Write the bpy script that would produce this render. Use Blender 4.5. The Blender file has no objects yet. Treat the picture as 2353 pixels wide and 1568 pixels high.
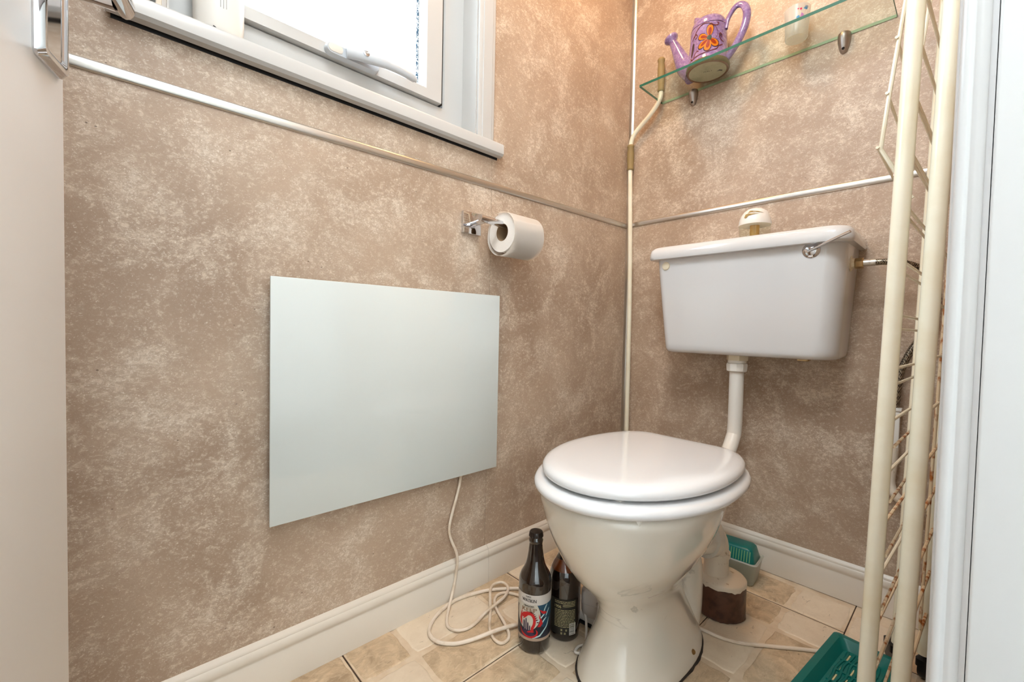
import bpy, bmesh, math, random
from mathutils import Vector, Matrix, noise
random.seed(7)
PI = math.pi
scene = bpy.context.scene
C = scene.collection

# ---------------------------------------------------------------- camera
cd = bpy.data.cameras.new('camera'); cam = bpy.data.objects.new('camera', cd); C.objects.link(cam)
cd.sensor_width = 36; cd.sensor_fit = 'HORIZONTAL'; cd.lens = 15.2075; cd.clip_start = 0.01
R = ((0.6820, -0.0361, 0.7305), (0.7311, 0.0051, -0.6822), (0.0209, 0.9993, 0.0299))
m = Matrix((R[0] + (0.953,), R[1] + (-1.505,), R[2] + (0.74,), (0, 0, 0, 1)))
lo, ro, sc = m.decompose()
cam.rotation_mode = 'QUATERNION'; cam.location = lo; cam.rotation_quaternion = ro
scene.camera = cam

# ---------------------------------------------------------------- light and exposure
w = bpy.data.worlds.new('sky'); scene.world = w; w.use_nodes = True
w.node_tree.nodes['Background'].inputs[0].default_value = (0.72, 0.86, 1.0, 1)
w.node_tree.nodes['Background'].inputs[1].default_value = 27.0

def area(name, loc, rot, size, power, col, sy=None, portal=False):
    l = bpy.data.lights.new(name, 'AREA'); l.energy = power; l.color = col
    l.size = size
    if sy: l.shape = 'RECTANGLE'; l.size_y = sy
    else: l.shape = 'DISK'
    if portal: l.cycles.is_portal = True
    o = bpy.data.objects.new(name, l); C.objects.link(o); o.location = loc; o.rotation_euler = rot
    return o
area('window_portal', (-0.16, -1.1, 1.74), (0, -PI/2, 0), 0.8, 1, (1, 1, 1), 0.7, True)
area('ceiling_lamp_light', (0.30, -0.50, 2.27), (0, 0, 0), 0.16, 9, (1.0, 0.53, 0.19))
area('added_front_fill_light', (0.74, -1.38, 2.15), (math.radians(38), 0, math.radians(4)), 0.45, 20, (0.88, 0.95, 1.0))  # extra lamp added as frontal fill for the cistern and back wall
area('added_hall_fill_light', (1.55, -1.45, 2.25), (0, 0, 0), 0.9, 14, (0.9, 0.95, 1.0))  # unseen lamp added outside the doorway for soft fill
area('added_doorway_fill_light', (1.78, -2.72, 1.35), (PI/2, 0, math.radians(28)), 0.8, 9, (0.86, 0.94, 1.0), 1.5)  # added fill aimed through the doorway; the hall has no window

vs = scene.view_settings
vs.view_transform = 'Standard'; vs.look = 'None'; vs.gamma = 1; vs.use_curve_mapping = False
vs.exposure = -0.45

# ---------------------------------------------------------------- material helpers
def s2l(c):
    return tuple(((x/12.92) if x <= 0.04045 else ((x+0.055)/1.055)**2.4) for x in c)
def hx(r, g, b): return s2l((r/255, g/255, b/255)) + (1,)
MATS = {}
def mat(name, col, rough=0.5, metal=0.0, trans=0.0, ior=1.45, coat=0.0, bump=None, alpha=None, var=None):
    if name in MATS: return MATS[name]
    M = bpy.data.materials.new(name); M.use_nodes = True; nt = M.node_tree
    b = nt.nodes['Principled BSDF']
    b.inputs['Base Color'].default_value = col
    b.inputs['Roughness'].default_value = rough; b.inputs['Metallic'].default_value = metal
    b.inputs['Transmission Weight'].default_value = trans; b.inputs['IOR'].default_value = ior
    b.inputs['Coat Weight'].default_value = coat; b.inputs['Coat Roughness'].default_value = 0.04
    tc = nt.nodes.new('ShaderNodeTexCoord')
    if var:      # (scale, colour 2, low, high)
        n = nt.nodes.new('ShaderNodeTexNoise'); n.inputs['Scale'].default_value = var[0]; n.inputs['Detail'].default_value = 6
        nt.links.new(tc.outputs['Object'], n.inputs['Vector'])
        r = nt.nodes.new('ShaderNodeValToRGB'); r.color_ramp.elements[0].position = var[2]; r.color_ramp.elements[1].position = var[3]
        r.color_ramp.elements[0].color = col; r.color_ramp.elements[1].color = var[1]
        nt.links.new(n.outputs['Fac'], r.inputs[0]); nt.links.new(r.outputs[0], b.inputs['Base Color'])
    if bump:     # (scale, strength, distance)
        n = nt.nodes.new('ShaderNodeTexNoise'); n.inputs['Scale'].default_value = bump[0]; n.inputs['Detail'].default_value = 4
        nt.links.new(tc.outputs['Object'], n.inputs['Vector'])
        bp = nt.nodes.new('ShaderNodeBump'); bp.inputs['Strength'].default_value = bump[1]; bp.inputs['Distance'].default_value = bump[2]
        nt.links.new(n.outputs['Fac'], bp.inputs['Height']); nt.links.new(bp.outputs[0], b.inputs['Normal'])
    MATS[name] = M
    return M

class NT:
    def __init__(s, M): s.nt = M.node_tree; s.tc = s.nt.nodes.new('ShaderNodeTexCoord').outputs['Object']
    def n(s, t, **k):
        o = s.nt.nodes.new(t)
        for a, v in k.items(): setattr(o, a, v)
        return o
    def l(s, a, b): s.nt.links.new(a, b)
    def mapping(s, scale, rot=(0, 0, 0), loc=(0, 0, 0)):
        o = s.n('ShaderNodeMapping'); o.inputs['Scale'].default_value = scale; o.inputs['Rotation'].default_value = rot
        o.inputs['Location'].default_value = loc; s.l(s.tc, o.inputs['Vector']); return o.outputs[0]
    def noise(s, vec, scale, detail=5, rough=0.55, dist=0.0):
        o = s.n('ShaderNodeTexNoise'); o.inputs['Scale'].default_value = scale; o.inputs['Detail'].default_value = detail
        o.inputs['Roughness'].default_value = rough; o.inputs['Distortion'].default_value = dist
        s.l(vec, o.inputs['Vector']); return o.outputs['Fac']
    def ramp(s, fac, a, b, ca=(0, 0, 0, 1), cb=(1, 1, 1, 1)):
        o = s.n('ShaderNodeValToRGB'); e = o.color_ramp.elements
        e[0].position = a; e[1].position = b; e[0].color = ca; e[1].color = cb
        s.l(fac, o.inputs[0]); return o.outputs[0]
    def mix(s, fac, a, b, mode='MIX'):
        o = s.n('ShaderNodeMix', data_type='RGBA', blend_type=mode)
        for sock, v in ((o.inputs[0], fac), (o.inputs[6], a), (o.inputs[7], b)):
            if hasattr(v, 'links') or hasattr(v, 'is_linked'): s.l(v, sock)
            else: sock.default_value = v
        return o.outputs[2]
    def math(s, op, a, b):
        o = s.n('ShaderNodeMath', operation=op)
        for i, v in enumerate((a, b)):
            if isinstance(v, (int, float)): o.inputs[i].default_value = v
            else: s.l(v, o.inputs[i])
        return o.outputs[0]

def stone_panel(name, stretch):
    M = bpy.data.materials.new(name); M.use_nodes = True; t = NT(M); b = M.node_tree.nodes['Principled BSDF']
    base = t.mapping((1, 1, 1)); st = t.mapping(stretch, (0.35, 0.2, 0.35))
    big = t.ramp(t.noise(base, 3.2, 3, 0.5, 0.4), 0.34, 0.66)
    med = t.ramp(t.noise(base, 8.5, 9, 0.72, 0.5), 0.45, 0.68)
    fine = t.noise(st, 95, 8, 0.76, 0.35)
    grain = t.noise(st, 290, 4, 0.7, 0.3)
    c = t.mix(big, hx(161, 137, 116), hx(182, 159, 137))
    c = t.mix(t.math('MULTIPLY', med, 0.50), c, hx(202, 184, 163))
    pale = t.ramp(t.math('ADD', fine, t.math('MULTIPLY', med, 0.13)), 0.54, 0.68)
    c = t.mix(t.math('MULTIPLY', pale, 0.66), c, hx(222, 206, 186))
    sp = t.ramp(t.math('ADD', grain, t.math('MULTIPLY', med, 0.08)), 0.60, 0.69)
    c = t.mix(t.math('MULTIPLY', sp, 0.75), c, hx(232, 222, 208))
    dk = t.ramp(fine, 0.30, 0.43, (1, 1, 1, 1), (0, 0, 0, 1))
    c = t.mix(t.math('MULTIPLY', dk, 0.30), c, hx(140, 115, 96))
    # small pits
    v = t.n('ShaderNodeTexVoronoi'); v.inputs['Scale'].default_value = 42; t.l(t.mapping((1, 1, 1.5)), v.inputs['Vector'])
    pit = t.ramp(v.outputs['Distance'], 0.05, 0.085, (1, 1, 1, 1), (0, 0, 0, 1))
    pm = t.ramp(t.noise(base, 11, 2), 0.56, 0.6)
    pit = t.math('MULTIPLY', pit, pm)
    c = t.mix(t.math('MULTIPLY', pit, 0.7), c, hx(80, 60, 48))
    t.l(c, b.inputs['Base Color'])
    b.inputs['Roughness'].default_value = 0.42
    h = t.math('SUBTRACT', t.math('ADD', t.math('MULTIPLY', fine, 0.6), t.math('MULTIPLY', grain, 0.35)), t.math('MULTIPLY', pit, 0.8))
    bp = t.n('ShaderNodeBump'); bp.inputs['Strength'].default_value = 0.45; bp.inputs['Distance'].default_value = 0.0015
    t.l(h, bp.inputs['Height']); t.l(bp.outputs[0], b.inputs['Normal'])
    return M
M_panel = stone_panel('stone_effect_panel', (1, 1, 1.35))

def tile_mat(name, c1, c2, c3, amount):
    M = bpy.data.materials.new(name); M.use_nodes = True; t = NT(M); b = M.node_tree.nodes['Principled BSDF']
    base = t.mapping((1, 1, 1)); st = t.mapping((1.7, 0.8, 1), (0, 0, 0.5))
    a = t.ramp(t.noise(base, 16, 9, 0.66, 1.1), 0.40, 0.66)
    f = t.ramp(t.noise(st, 55, 8, 0.75, 0.8), 0.50, 0.72)
    c = t.mix(t.math('MULTIPLY', a, amount), c1, c2)
    c = t.mix(t.math('MULTIPLY', f, amount * 0.8), c, c3)
    v = t.ramp(t.noise(st, 38, 5, 0.6, 2.2), 0.655, 0.70)
    c = t.mix(t.math('MULTIPLY', v, 0.55), c, hx(110, 88, 66))
    t.l(c, b.inputs['Base Color']); b.inputs['Roughness'].default_value = 0.45
    bp = t.n('ShaderNodeBump'); bp.inputs['Strength'].default_value = 0.3; bp.inputs['Distance'].default_value = 0.001
    t.l(t.noise(st, 45, 7, 0.7, 0.8), bp.inputs['Height']); t.l(bp.outputs[0], b.inputs['Normal'])
    return M
M_tbrown = tile_mat('brown_stone_tile', hx(208, 184, 152), hx(160, 138, 110), hx(226, 206, 176), 0.9)
M_tpale = tile_mat('pale_stone_tile', hx(224, 208, 184), hx(210, 191, 166), hx(232, 217, 195), 0.6)
M_grout = mat('cream_grout', hx(220, 202, 176), 0.6, bump=(60, 0.3, 0.001), var=(30, hx(208, 186, 158), 0.4, 0.65))
M_gap = mat('dark_board_gap', hx(84, 66, 52), 0.9, var=(40, hx(60, 46, 36), 0.4, 0.6))

M_white = mat('white_paint', hx(226, 223, 216), 0.35, bump=(90, 0.05, 0.0005))
M_skirt = mat('cream_skirting_paint', hx(222, 213, 199), 0.33, bump=(60, 0.06, 0.0005))
M_doorp = mat('door_frame_paint', hx(210, 210, 209), 0.3, bump=(30, 0.04, 0.001))
M_leaf = mat('door_leaf_paint', hx(240, 238, 235), 0.3, bump=(30, 0.04, 0.001))
M_upvc = mat('white_upvc', hx(190, 188, 184), 0.25)
M_black = mat('black_gasket', hx(18, 18, 20), 0.6)
M_seam0 = None
M_cer = mat('white_ceramic', hx(218, 218, 218), 0.09, coat=0.6)
M_seat = mat('white_gloss_seat', hx(226, 226, 226), 0.1, coat=0.5)
M_chrome = mat('chrome', hx(215, 216, 220), 0.06, 1.0)
M_alu = mat('brushed_aluminium', hx(206, 202, 196), 0.3, 1.0, bump=(220, 0.05, 0.0003))
M_steel = mat('satin_steel', hx(168, 160, 154), 0.42, 1.0)
M_brass = mat('nickel_brass', hx(186, 160, 118), 0.25, 1.0)
M_wplastic = mat('white_plastic', hx(232, 228, 220), 0.35)
M_cplastic = mat('aged_cream_plastic', hx(226, 214, 188), 0.4)
M_cream = mat('cream_enamel', hx(240, 235, 214), 0.25, var=(14, hx(232, 222, 194), 0.45, 0.75))
M_rust = mat('rusty_cream_wire', hx(226, 208, 176), 0.5, var=(55, hx(168, 100, 44), 0.52, 0.64))
M_paper = mat('white_tissue_paper', hx(246, 240, 232), 0.9, bump=(400, 0.5, 0.0012))
M_card = mat('brown_card_core', hx(150, 122, 92), 0.9)
M_teal = mat('teal_plastic', hx(12, 106, 100), 0.3)
M_cable = mat('white_cable', hx(226, 212, 194), 0.4, var=(26, hx(206, 186, 160), 0.5, 0.72))
M_cablew = mat('clean_white_cable', hx(228, 222, 214), 0.4)
M_grey = mat('grey_plastic', hx(188, 180, 174), 0.45)
M_olive = mat('olive_foam', hx(146, 126, 84), 0.6, bump=(150, 0.2, 0.0006))
M_blue = mat('blue_cable', hx(24, 70, 120), 0.4)
M_brownp = mat('brown_painted_metal', hx(92, 62, 48), 0.4, bump=(40, 0.5, 0.003), var=(35, hx(70, 45, 35), 0.45, 0.62))
M_pipew = mat('painted_white_pipe', hx(222, 210, 192), 0.4, bump=(60, 0.2, 0.001), var=(70, hx(180, 160, 132), 0.62, 0.7))
M_rad = mat('white_glass_panel', hx(216, 222, 219), 0.05, coat=0.35)
M_sealant = mat('dark_sealant', hx(52, 44, 38), 0.8, bump=(80, 0.6, 0.002))

def glassy(name, col, tint_depth, rough=0.02, frost=0.0):
    M = bpy.data.materials.new(name); M.use_nodes = True; nt = M.node_tree
    for n in list(nt.nodes):
        if n.type == 'BSDF_PRINCIPLED': nt.nodes.remove(n)
    out = [n for n in nt.nodes if n.type == 'OUTPUT_MATERIAL'][0]
    tr = nt.nodes.new('ShaderNodeBsdfTransparent'); tr.inputs[0].default_value = col
    gl = nt.nodes.new('ShaderNodeBsdfGlossy'); gl.inputs['Roughness'].default_value = rough
    fr = nt.nodes.new('ShaderNodeFresnel'); ge = nt.nodes.new('ShaderNodeNewGeometry')
    mr = nt.nodes.new('ShaderNodeMapRange'); mr.inputs['To Min'].default_value = 1.5; mr.inputs['To Max'].default_value = 1/1.5
    nt.links.new(ge.outputs['Backfacing'], mr.inputs['Value']); nt.links.new(mr.outputs[0], fr.inputs[0])
    mx = nt.nodes.new('ShaderNodeMixShader'); nt.links.new(fr.outputs[0], mx.inputs[0])
    nt.links.new(tr.outputs[0], mx.inputs[1]); nt.links.new(gl.outputs[0], mx.inputs[2])
    last = mx
    if frost:
        df = nt.nodes.new('ShaderNodeBsdfDiffuse'); df.inputs[0].default_value = (0.86, 0.87, 0.84, 1)
        tl = nt.nodes.new('ShaderNodeBsdfTranslucent'); tl.inputs[0].default_value = (0.9, 0.9, 0.88, 1)
        m1 = nt.nodes.new('ShaderNodeMixShader'); m1.inputs[0].default_value = 0.5
        nt.links.new(df.outputs[0], m1.inputs[1]); nt.links.new(tl.outputs[0], m1.inputs[2])
        m2 = nt.nodes.new('ShaderNodeMixShader'); m2.inputs[0].default_value = frost
        nt.links.new(mx.outputs[0], m2.inputs[1]); nt.links.new(m1.outputs[0], m2.inputs[2]); last = m2
    nt.links.new(last.outputs[0], out.inputs[0])
    return M
M_shelf = glassy('clear_shelf_glass', (0.93, 0.97, 0.94, 1), 0)
M_edge = mat('green_glass_edge', hx(22, 92, 72), 0.45)
M_edge2 = mat('pale_green_glass_edge', hx(150, 172, 140), 0.5)
M_pane = glassy('obscured_window_glass', (0.96, 0.97, 0.97, 1), 0, 0.1, 0.12)
M_frost = glassy('frosted_glass', (0.95, 0.95, 0.93, 1), 0, 0.3, 0.36)
M_clear = glassy('clear_glass', (0.94, 0.96, 0.9, 1), 0)
M_tray2 = glassy('milky_translucent_plastic', (0.72, 0.84, 0.76, 1), 0, 0.25, 0.62)

# ---------------------------------------------------------------- geometry helpers
def finish(bm, name, mt, parent=None, smooth=35, L=(0, 0, 0)):
    me = bpy.data.meshes.new(name)
    if any(L):
        bmesh.ops.translate(bm, vec=-Vector(L), verts=bm.verts)
    bmesh.ops.recalc_face_normals(bm, faces=bm.faces)
    bm.to_mesh(me); bm.free()
    if smooth:
        for p in me.polygons: p.use_smooth = True
        me.set_sharp_from_angle(angle=math.radians(smooth))
    if isinstance(mt, (list, tuple)):
        for x in mt: me.materials.append(x)
    else: me.materials.append(mt)
    o = bpy.data.objects.new(name, me); C.objects.link(o)
    if parent is not None: o.parent = parent
    return o

class Thing:
    """an Empty at the thing's base; parts are given in room coordinates"""
    def __init__(s, name, label, cat, loc, group=None, kind=None):
        s.o = bpy.data.objects.new(name, None); C.objects.link(s.o); s.o.location = loc; s.L = loc
        s.o.empty_display_size = 0.05
        s.o['label'] = label
        if cat: s.o['category'] = cat
        if group: s.o['group'] = group
        if kind: s.o['kind'] = kind
    def part(s, bm, name, mt, parent=None, smooth=35, label=None):
        o = finish(bm, name, mt, parent or s.o, smooth, s.L)
        if label: o['label'] = label
        return o
def tag(o, label=None, cat=None, group=None, kind=None):
    if label: o['label'] = label
    if cat: o['category'] = cat
    if group: o['group'] = group
    if kind: o['kind'] = kind
    return o

def BM(): return bmesh.new()
def box(bm, x0, x1, y0, y1, z0, z1, bev=0, seg=2):
    vs = [bm.verts.new((x, y, z)) for x in (x0, x1) for y in (y0, y1) for z in (z0, z1)]
    F = [(0, 1, 3, 2), (4, 6, 7, 5), (0, 4, 5, 1), (2, 3, 7, 6), (0, 2, 6, 4), (1, 5, 7, 3)]
    fs = [bm.faces.new([vs[i] for i in f]) for f in F]
    if bev:
        es = set(e for f in fs for e in f.edges)
        bmesh.ops.bevel(bm, geom=list(es), offset=bev, segments=seg, profile=0.5, affect='EDGES')
    return bm
def loft(bm, rings, close=True, cap0=True, cap1=True):
    R_ = [[bm.verts.new(p) for p in r] for r in rings]
    n = len(R_[0])
    for a, b in zip(R_, R_[1:]):
        for i in range(n if close else n-1):
            j = (i+1) % n
            bm.faces.new((a[i], a[j], b[j], b[i]))
    if close and cap0: bm.faces.new(R_[0][::-1])
    if close and cap1: bm.faces.new(R_[-1])
    return R_
def circ(c, u, v, r, n=20, r2=None):
    r2 = r if r2 is None else r2
    return [Vector(c) + u*(r*math.cos(2*PI*i/n)) + v*(r2*math.sin(2*PI*i/n)) for i in range(n)]
def lathe(bm, c, prof, axis=(0, 0, 1), n=28, cap0=True, cap1=True):
    """prof: (radius, height along axis)"""
    a = Vector(axis).normalized(); u = a.orthogonal().normalized()
    if abs(a.z) > 0.99: u = Vector((1, 0, 0))
    v = a.cross(u)
    rings = [circ(Vector(c) + a*h, u, v, max(r, 1e-5), n) for r, h in prof]
    loft(bm, rings, True, cap0, cap1); return bm
def smooth_path(pts, sub=6):
    P = [Vector(p) for p in pts]; out = []
    for i in range(len(P)-1):
        p0 = P[max(i-1, 0)]; p1 = P[i]; p2 = P[i+1]; p3 = P[min(i+2, len(P)-1)]
        for k in range(sub):
            t = k/sub
            out.append(0.5*((2*p1) + (p2-p0)*t + (2*p0-5*p1+4*p2-p3)*t*t + (-p0+3*p1-3*p2+p3)*t**3))
    out.append(P[-1]); return out
def tube(bm, pts, r, n=10, sub=0, cap=True, r2=None, closed=False):
    P = smooth_path(pts, sub) if sub else [Vector(p) for p in pts]
    N = len(P); rings = []; up = None
    for i in range(N):
        d = (P[min(i+1, N-1)] - P[max(i-1, 0)]).normalized()
        if up is None:
            up = d.orthogonal().normalized()
            if r2 is not None: up = (Vector((0, 0, 1)) - d*d.z).normalized() if abs(d.z) < .95 else up
        up = (up - d*up.dot(d)).normalized(); v = d.cross(up)
        rr = r(i/(N-1)) if callable(r) else r
        rb = rr if r2 is None else (r2(i/(N-1)) if callable(r2) else r2)
        rings.append(circ(P[i], up, v, rr, n, rb))
    loft(bm, rings, True, cap, cap); return bm
def rrect(x0, x1, y0, y1, z, r, n=5, rs=None):
    """rounded rectangle ring; rs radii for corners (x1y1, x0y1, x0y0, x1y0)"""
    rs = rs or (r, r, r, r); out = []
    cs = ((x1, y1, 0, -1, -1), (x0, y1, 1, 1, -1), (x0, y0, 2, 1, 1), (x1, y0, 3, -1, 1))
    for (cx, cy, q, sx, sy), rr in zip(cs, rs):
        for k in range(n+1):
            a = PI/2*q + PI/2*k/n
            out.append(Vector((cx + sx*rr + rr*math.cos(a), cy + sy*rr + rr*math.sin(a), z)))
    return out
def prism(bm, poly, axis, a, b):
    """poly list of 2D points, extruded along axis from a to b. axis 'x': poly=(y,z); 'y': (x,z); 'z': (x,y)"""
    f = {'x': lambda p, t: (t, p[0], p[1]), 'y': lambda p, t: (p[0], t, p[1]), 'z': lambda p, t: (p[0], p[1], t)}[axis]
    loft(bm, [[f(p, a) for p in poly], [f(p, b) for p in poly]]); return bm
def fix(o): return o

# ================================================================= THE SETTING
# ---- left wall with window opening: core + panels
WY0, WY1, WZ0, WZ1 = -1.43, -0.767, 1.25, 2.12
bm = BM()
for (a, b, c, d) in ((-1.76, WY0, 0, 2.35), (WY1, 0.12, 0, 2.35), (WY0, WY1, 0, WZ0), (WY0, WY1, WZ1, 2.35)):
    box(bm, -0.15, -0.009, a, b, c, d)
wl = tag(finish(bm, 'wall_left', M_white, smooth=0), 'wall with the window, clad in brown stone-effect panels', kind='structure')
g = 0.0004
for (y0, y1, z0, z1) in ((-1.75, -0.707, 0.0, 1.134), (-0.707, 0.0, 0.0, 1.134),
                         (-1.75, WY0, 1.134, 2.3), (WY0, WY1, 1.134, WZ0), (WY1, -0.707, 1.134, 2.3),
                         (-0.707, 0.0, 1.134, 2.3), (WY0, WY1, WZ1, 2.3)):
    seam0 = g if y0 in (-0.707,) else 0; seam1 = g if y1 in (-0.707,) else 0
    b2 = BM(); box(b2, -0.009, 0, y0+seam0, y1-seam1, z0, z1)
    finish(b2, 'panel', M_panel, wl, 0)
# ---- back wall
bm = BM(); box(bm, -0.15, 1.1, 0.009, 0.15, 0, 2.35)
wb = tag(finish(bm, 'wall_back', M_white, smooth=0), 'wall behind the cistern, clad in brown stone-effect panels', kind='structure')
for (z0, z1) in ((0, 1.15), (1.15, 2.3)):
    b2 = BM(); box(b2, 0.0, 0.9465, 0, 0.009, z0, z1); finish(b2, 'panel', M_panel, wb, 0)
# ---- right wall with doorway
bm = BM()
box(bm, 0.9500, 1.06, -1.0, 0.1, 0, 2.35); box(bm, 0.9500, 1.06, -2.0, -1.745, 0, 2.35); box(bm, 0.9500, 1.06, -1.745, -1.0, 2.02, 2.35)
wr = tag(finish(bm, 'wall_right', M_white, smooth=0), 'wall holding the doorway, beside the wire rack', kind='structure')
for q in ((-0.9995, 0, 0, 2.3), (-1.745, -0.9995, 2.06, 2.3)):
    b2 = BM(); box(b2, 0.9465, 0.9500, *q); finish(b2, 'panel', M_panel, wr, 0)
bm = BM(); box(bm, -0.15, 0.94, -1.86, -1.75, 0, 2.35)
wf = tag(finish(bm, 'wall_front', M_white, smooth=0), 'wall behind the open door', kind='structure')
b2 = BM(); box(b2, 0.0, 0.94, -1.75, -1.742, 0, 2.3); finish(b2, 'panel', M_panel, wf, 0)
bm = BM(); box(bm, -0.15, 2.3, -2.8, 0.15, 2.3, 2.4)
tag(finish(bm, 'ceiling', M_white, smooth=0), 'plain white ceiling', kind='structure')
# hallway outside the doorway
bm = BM(); box(bm, 2.2, 2.3, -2.8, 0.15, 0, 2.35); box(bm, 1.0, 2.3, -2.9, -2.8, 0, 2.35); box(bm, 1.06, 2.3, 0.1, 0.2, 0, 2.35)
tag(finish(bm, 'wall_hall', M_white, smooth=0), 'white walls of the hallway outside the doorway', kind='structure')

# ---- floor: slab > boards > tiles
bm = BM(); box(bm, -0.1, 2.3, -2.8, 0.12, -0.06, -0.0026)
fl = tag(finish(bm, 'floor', M_gap, smooth=0), 'tile-effect board floor in brown and cream checks', kind='structure')
XL = [-0.005, 0.122, 0.249, 0.376, 0.503, 0.630, 0.757, 0.884, 1.011, 1.138]
def tile(x0, x1, y0, y1, brown, board):
    i = 0.0062; pts = []
    x0 += i; x1 -= i; y0 += i; y1 -= i
    per = [(x0, y0), (x1, y0), (x1, y1), (x0, y1)]
    nx, ny = 5, max(5, int((y1-y0)/0.026))
    for k in range(4):
        a, b = per[k], per[(k+1) % 4]; n = nx if k % 2 == 0 else ny
        for j in range(n):
            t = j/n; q = 0.0026 if j else 0.0
            px, py = a[0]+(b[0]-a[0])*t, a[1]+(b[1]-a[1])*t
            if j == 0:      # clipped corner
                cx, cy = (x0+x1)/2, (y0+y1)/2
                px += 0.003*(1 if cx > px else -1); py += 0.003*(1 if cy > py else -1)
            pts.append((px+random.uniform(-q, q)*0.8, py+random.uniform(-q, q)*0.8))
    cx, cy = (x0+x1)/2, (y0+y1)/2
    def ring(d, z):
        out = []
        for px, py in pts:
            dx, dy = px-cx, py-cy; l = math.hypot(dx, dy); out.append((px-dx/l*d, py-dy/l*d, z))
        return out
    b = BM(); loft(b, [ring(0, -0.0016), ring(0.002, 0.0), ring(0.0045, 0.0004)], True, False, True)
    return finish(b, 'tile', M_tbrown if brown else M_tpale, board, 60)
# boards: (column index 0.., y breaks)  each board is two tiles wide
def board(ci, y0, y1, tiles):
    xa, xb = XL[ci], XL[ci+2]
    b = BM(); box(b, xa+0.0014, xb-0.0014, y0+0.0019, y1-0.0019, -0.0026, -0.0016)
    bo = finish(b, 'board', M_grout, fl, 0)
    for (c, a, z, br) in tiles: tile(XL[ci+c], XL[ci+c+1], a, z, br, bo)
def auto(ci, y0, y1, first):
    tl = []
    for c in (0, 1):
        y = y1; k = first + c; short = (c == 0)
        while y > y0 + 0.02:
            h = 0.12 if (k % 2 == 0) else 0.24
            h = min(h, y-y0)
            if y - y0 - h < 0.06: h = y-y0
            tl.append((c, y-h, y, (k + c) % 2 == 0)); y -= h; k += 1
    board(ci, y0, y1, tl)
board(0, -1.125, -0.625, [(0, -1.125, -1.003, True), (0, -1.003, -0.762, False), (0, -0.762, -0.625, True),
                          (1, -1.125, -1.003, False), (1, -1.003, -0.762, True), (1, -0.762, -0.625, False)])
board(0, -1.625, -1.125, [(0, -1.245, -1.125, True), (0, -1.485, -1.245, False), (0, -1.625, -1.485, True),
                          (1, -1.365, -1.125, True), (1, -1.485, -1.365, False), (1, -1.625, -1.485, True)])
board(0, -0.625, -0.0, [(0, -0.745, -0.625, False), (0, -0.505+0.0, -0.385, True), (0, -0.625, -0.505, False), (0, -0.385, -0.145, False), (0, -0.145, 0, True),
                        (1, -0.505, -0.265, False), (1, -0.625, -0.505, True), (1, -0.265, 0, True)][1:])
board(2, -1.02, -0.52, [(0, -1.02, -0.785, True), (0, -0.785, -0.665, False), (0, -0.665, -0.52, True),
                        (1, -1.02, -0.785, False), (1, -0.785, -0.665, True), (1, -0.665, -0.52, False)])
auto(2, -1.52, -1.02, 0); auto(2, -0.52, 0, 1)
board(4, -0.672, -0.168, [(0, -0.285, -0.168, True), (0, -0.525, -0.285, False), (0, -0.672, -0.525, True),
                          (1, -0.285, -0.168, False), (1, -0.525, -0.285, True), (1, -0.672, -0.525, False)])
board(4, -0.168, 0.0, [(0, -0.168, -0.03, True), (1, -0.168, -0.03, False)])
auto(4, -1.17, -0.672, 0); auto(4, -1.66, -1.17, 1)
board(6, -0.21, 0.0, [(0, -0.21, -0.06, False), (1, -0.21, -0.06, True)])
board(6, -0.70, -0.21, [(0, -0.33, -0.21, False), (0, -0.57, -0.33, True), (0, -0.70, -0.57, False),
                        (1, -0.45, -0.21, True), (1, -0.57, -0.45, False), (1, -0.70, -0.57, True)])

# ---- skirting boards
SK = [(0, 0), (0.013, 0), (0.013, 0.066), (0.0105, 0.0705), (0.0105, 0.074), (0.0125, 0.077), (0.013, 0.084), (0.0115, 0.091), (0.0085, 0.0945), (0.0085, 0.098), (0.006, 0.101), (0.0015, 0.1065), (0, 0.1065)]
bm = BM(); prism(bm, SK, 'y', -1.75, -0.7012)
bl = tag(finish(bm, 'baseboard_left', M_skirt, smooth=40), 'cream moulded skirting board below the window wall', kind='structure')
b2 = BM(); prism(b2, SK, 'y', -0.7006, -0.0005); finish(b2, 'board', M_skirt, bl, 40)
bm = BM(); prism(bm, [(-p[0]-0.0*1, p[1]) for p in SK], 'x', 0.0135, 0.946)
tag(finish(bm, 'baseboard_back', M_skirt, smooth=40), 'cream moulded skirting board along the wall behind the toilet', kind='structure')

# ---- dado trims and corner trim
TR = [(0, 0), (0.002, 0.0), (0.0038, 0.0018), (0.0048, 0.0055), (0.0050, 0.009), (0.0047, 0.013), (0.0036, 0.0168), (0.002, 0.0186), (0, 0.0186)]
def shear_strip(name, pts0, pts1, mt, lab):
    b = BM(); loft(b, [pts0, pts1]); return tag(finish(b, name, mt, smooth=50), lab, kind='structure')
shear_strip('trim_1', [(p[0], -1.745, 1.122+p[1]) for p in TR], [(p[0], -0.012, 1.1405+p[1]) for p in TR], M_alu, 'silver metal strip across the panels of the window wall')
shear_strip('trim_2', [(0.012, -p[0], 1.1445+p[1]) for p in TR], [(0.939, -p[0], 1.1465+p[1]) for p in TR], M_alu, 'silver metal strip across the wall behind the cistern')
bm = BM()
prism(bm, [(0, 0), (0.0, -0.013), (0.002, -0.014), (0.004, -0.0085), (0.0085, -0.004), (0.014, -0.002), (0.013, 0.0)], 'z', 0.1, 2.3)
tag(finish(bm, 'trim_3', M_alu, smooth=30), 'silver metal strip standing in the room corner', kind='structure')

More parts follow.
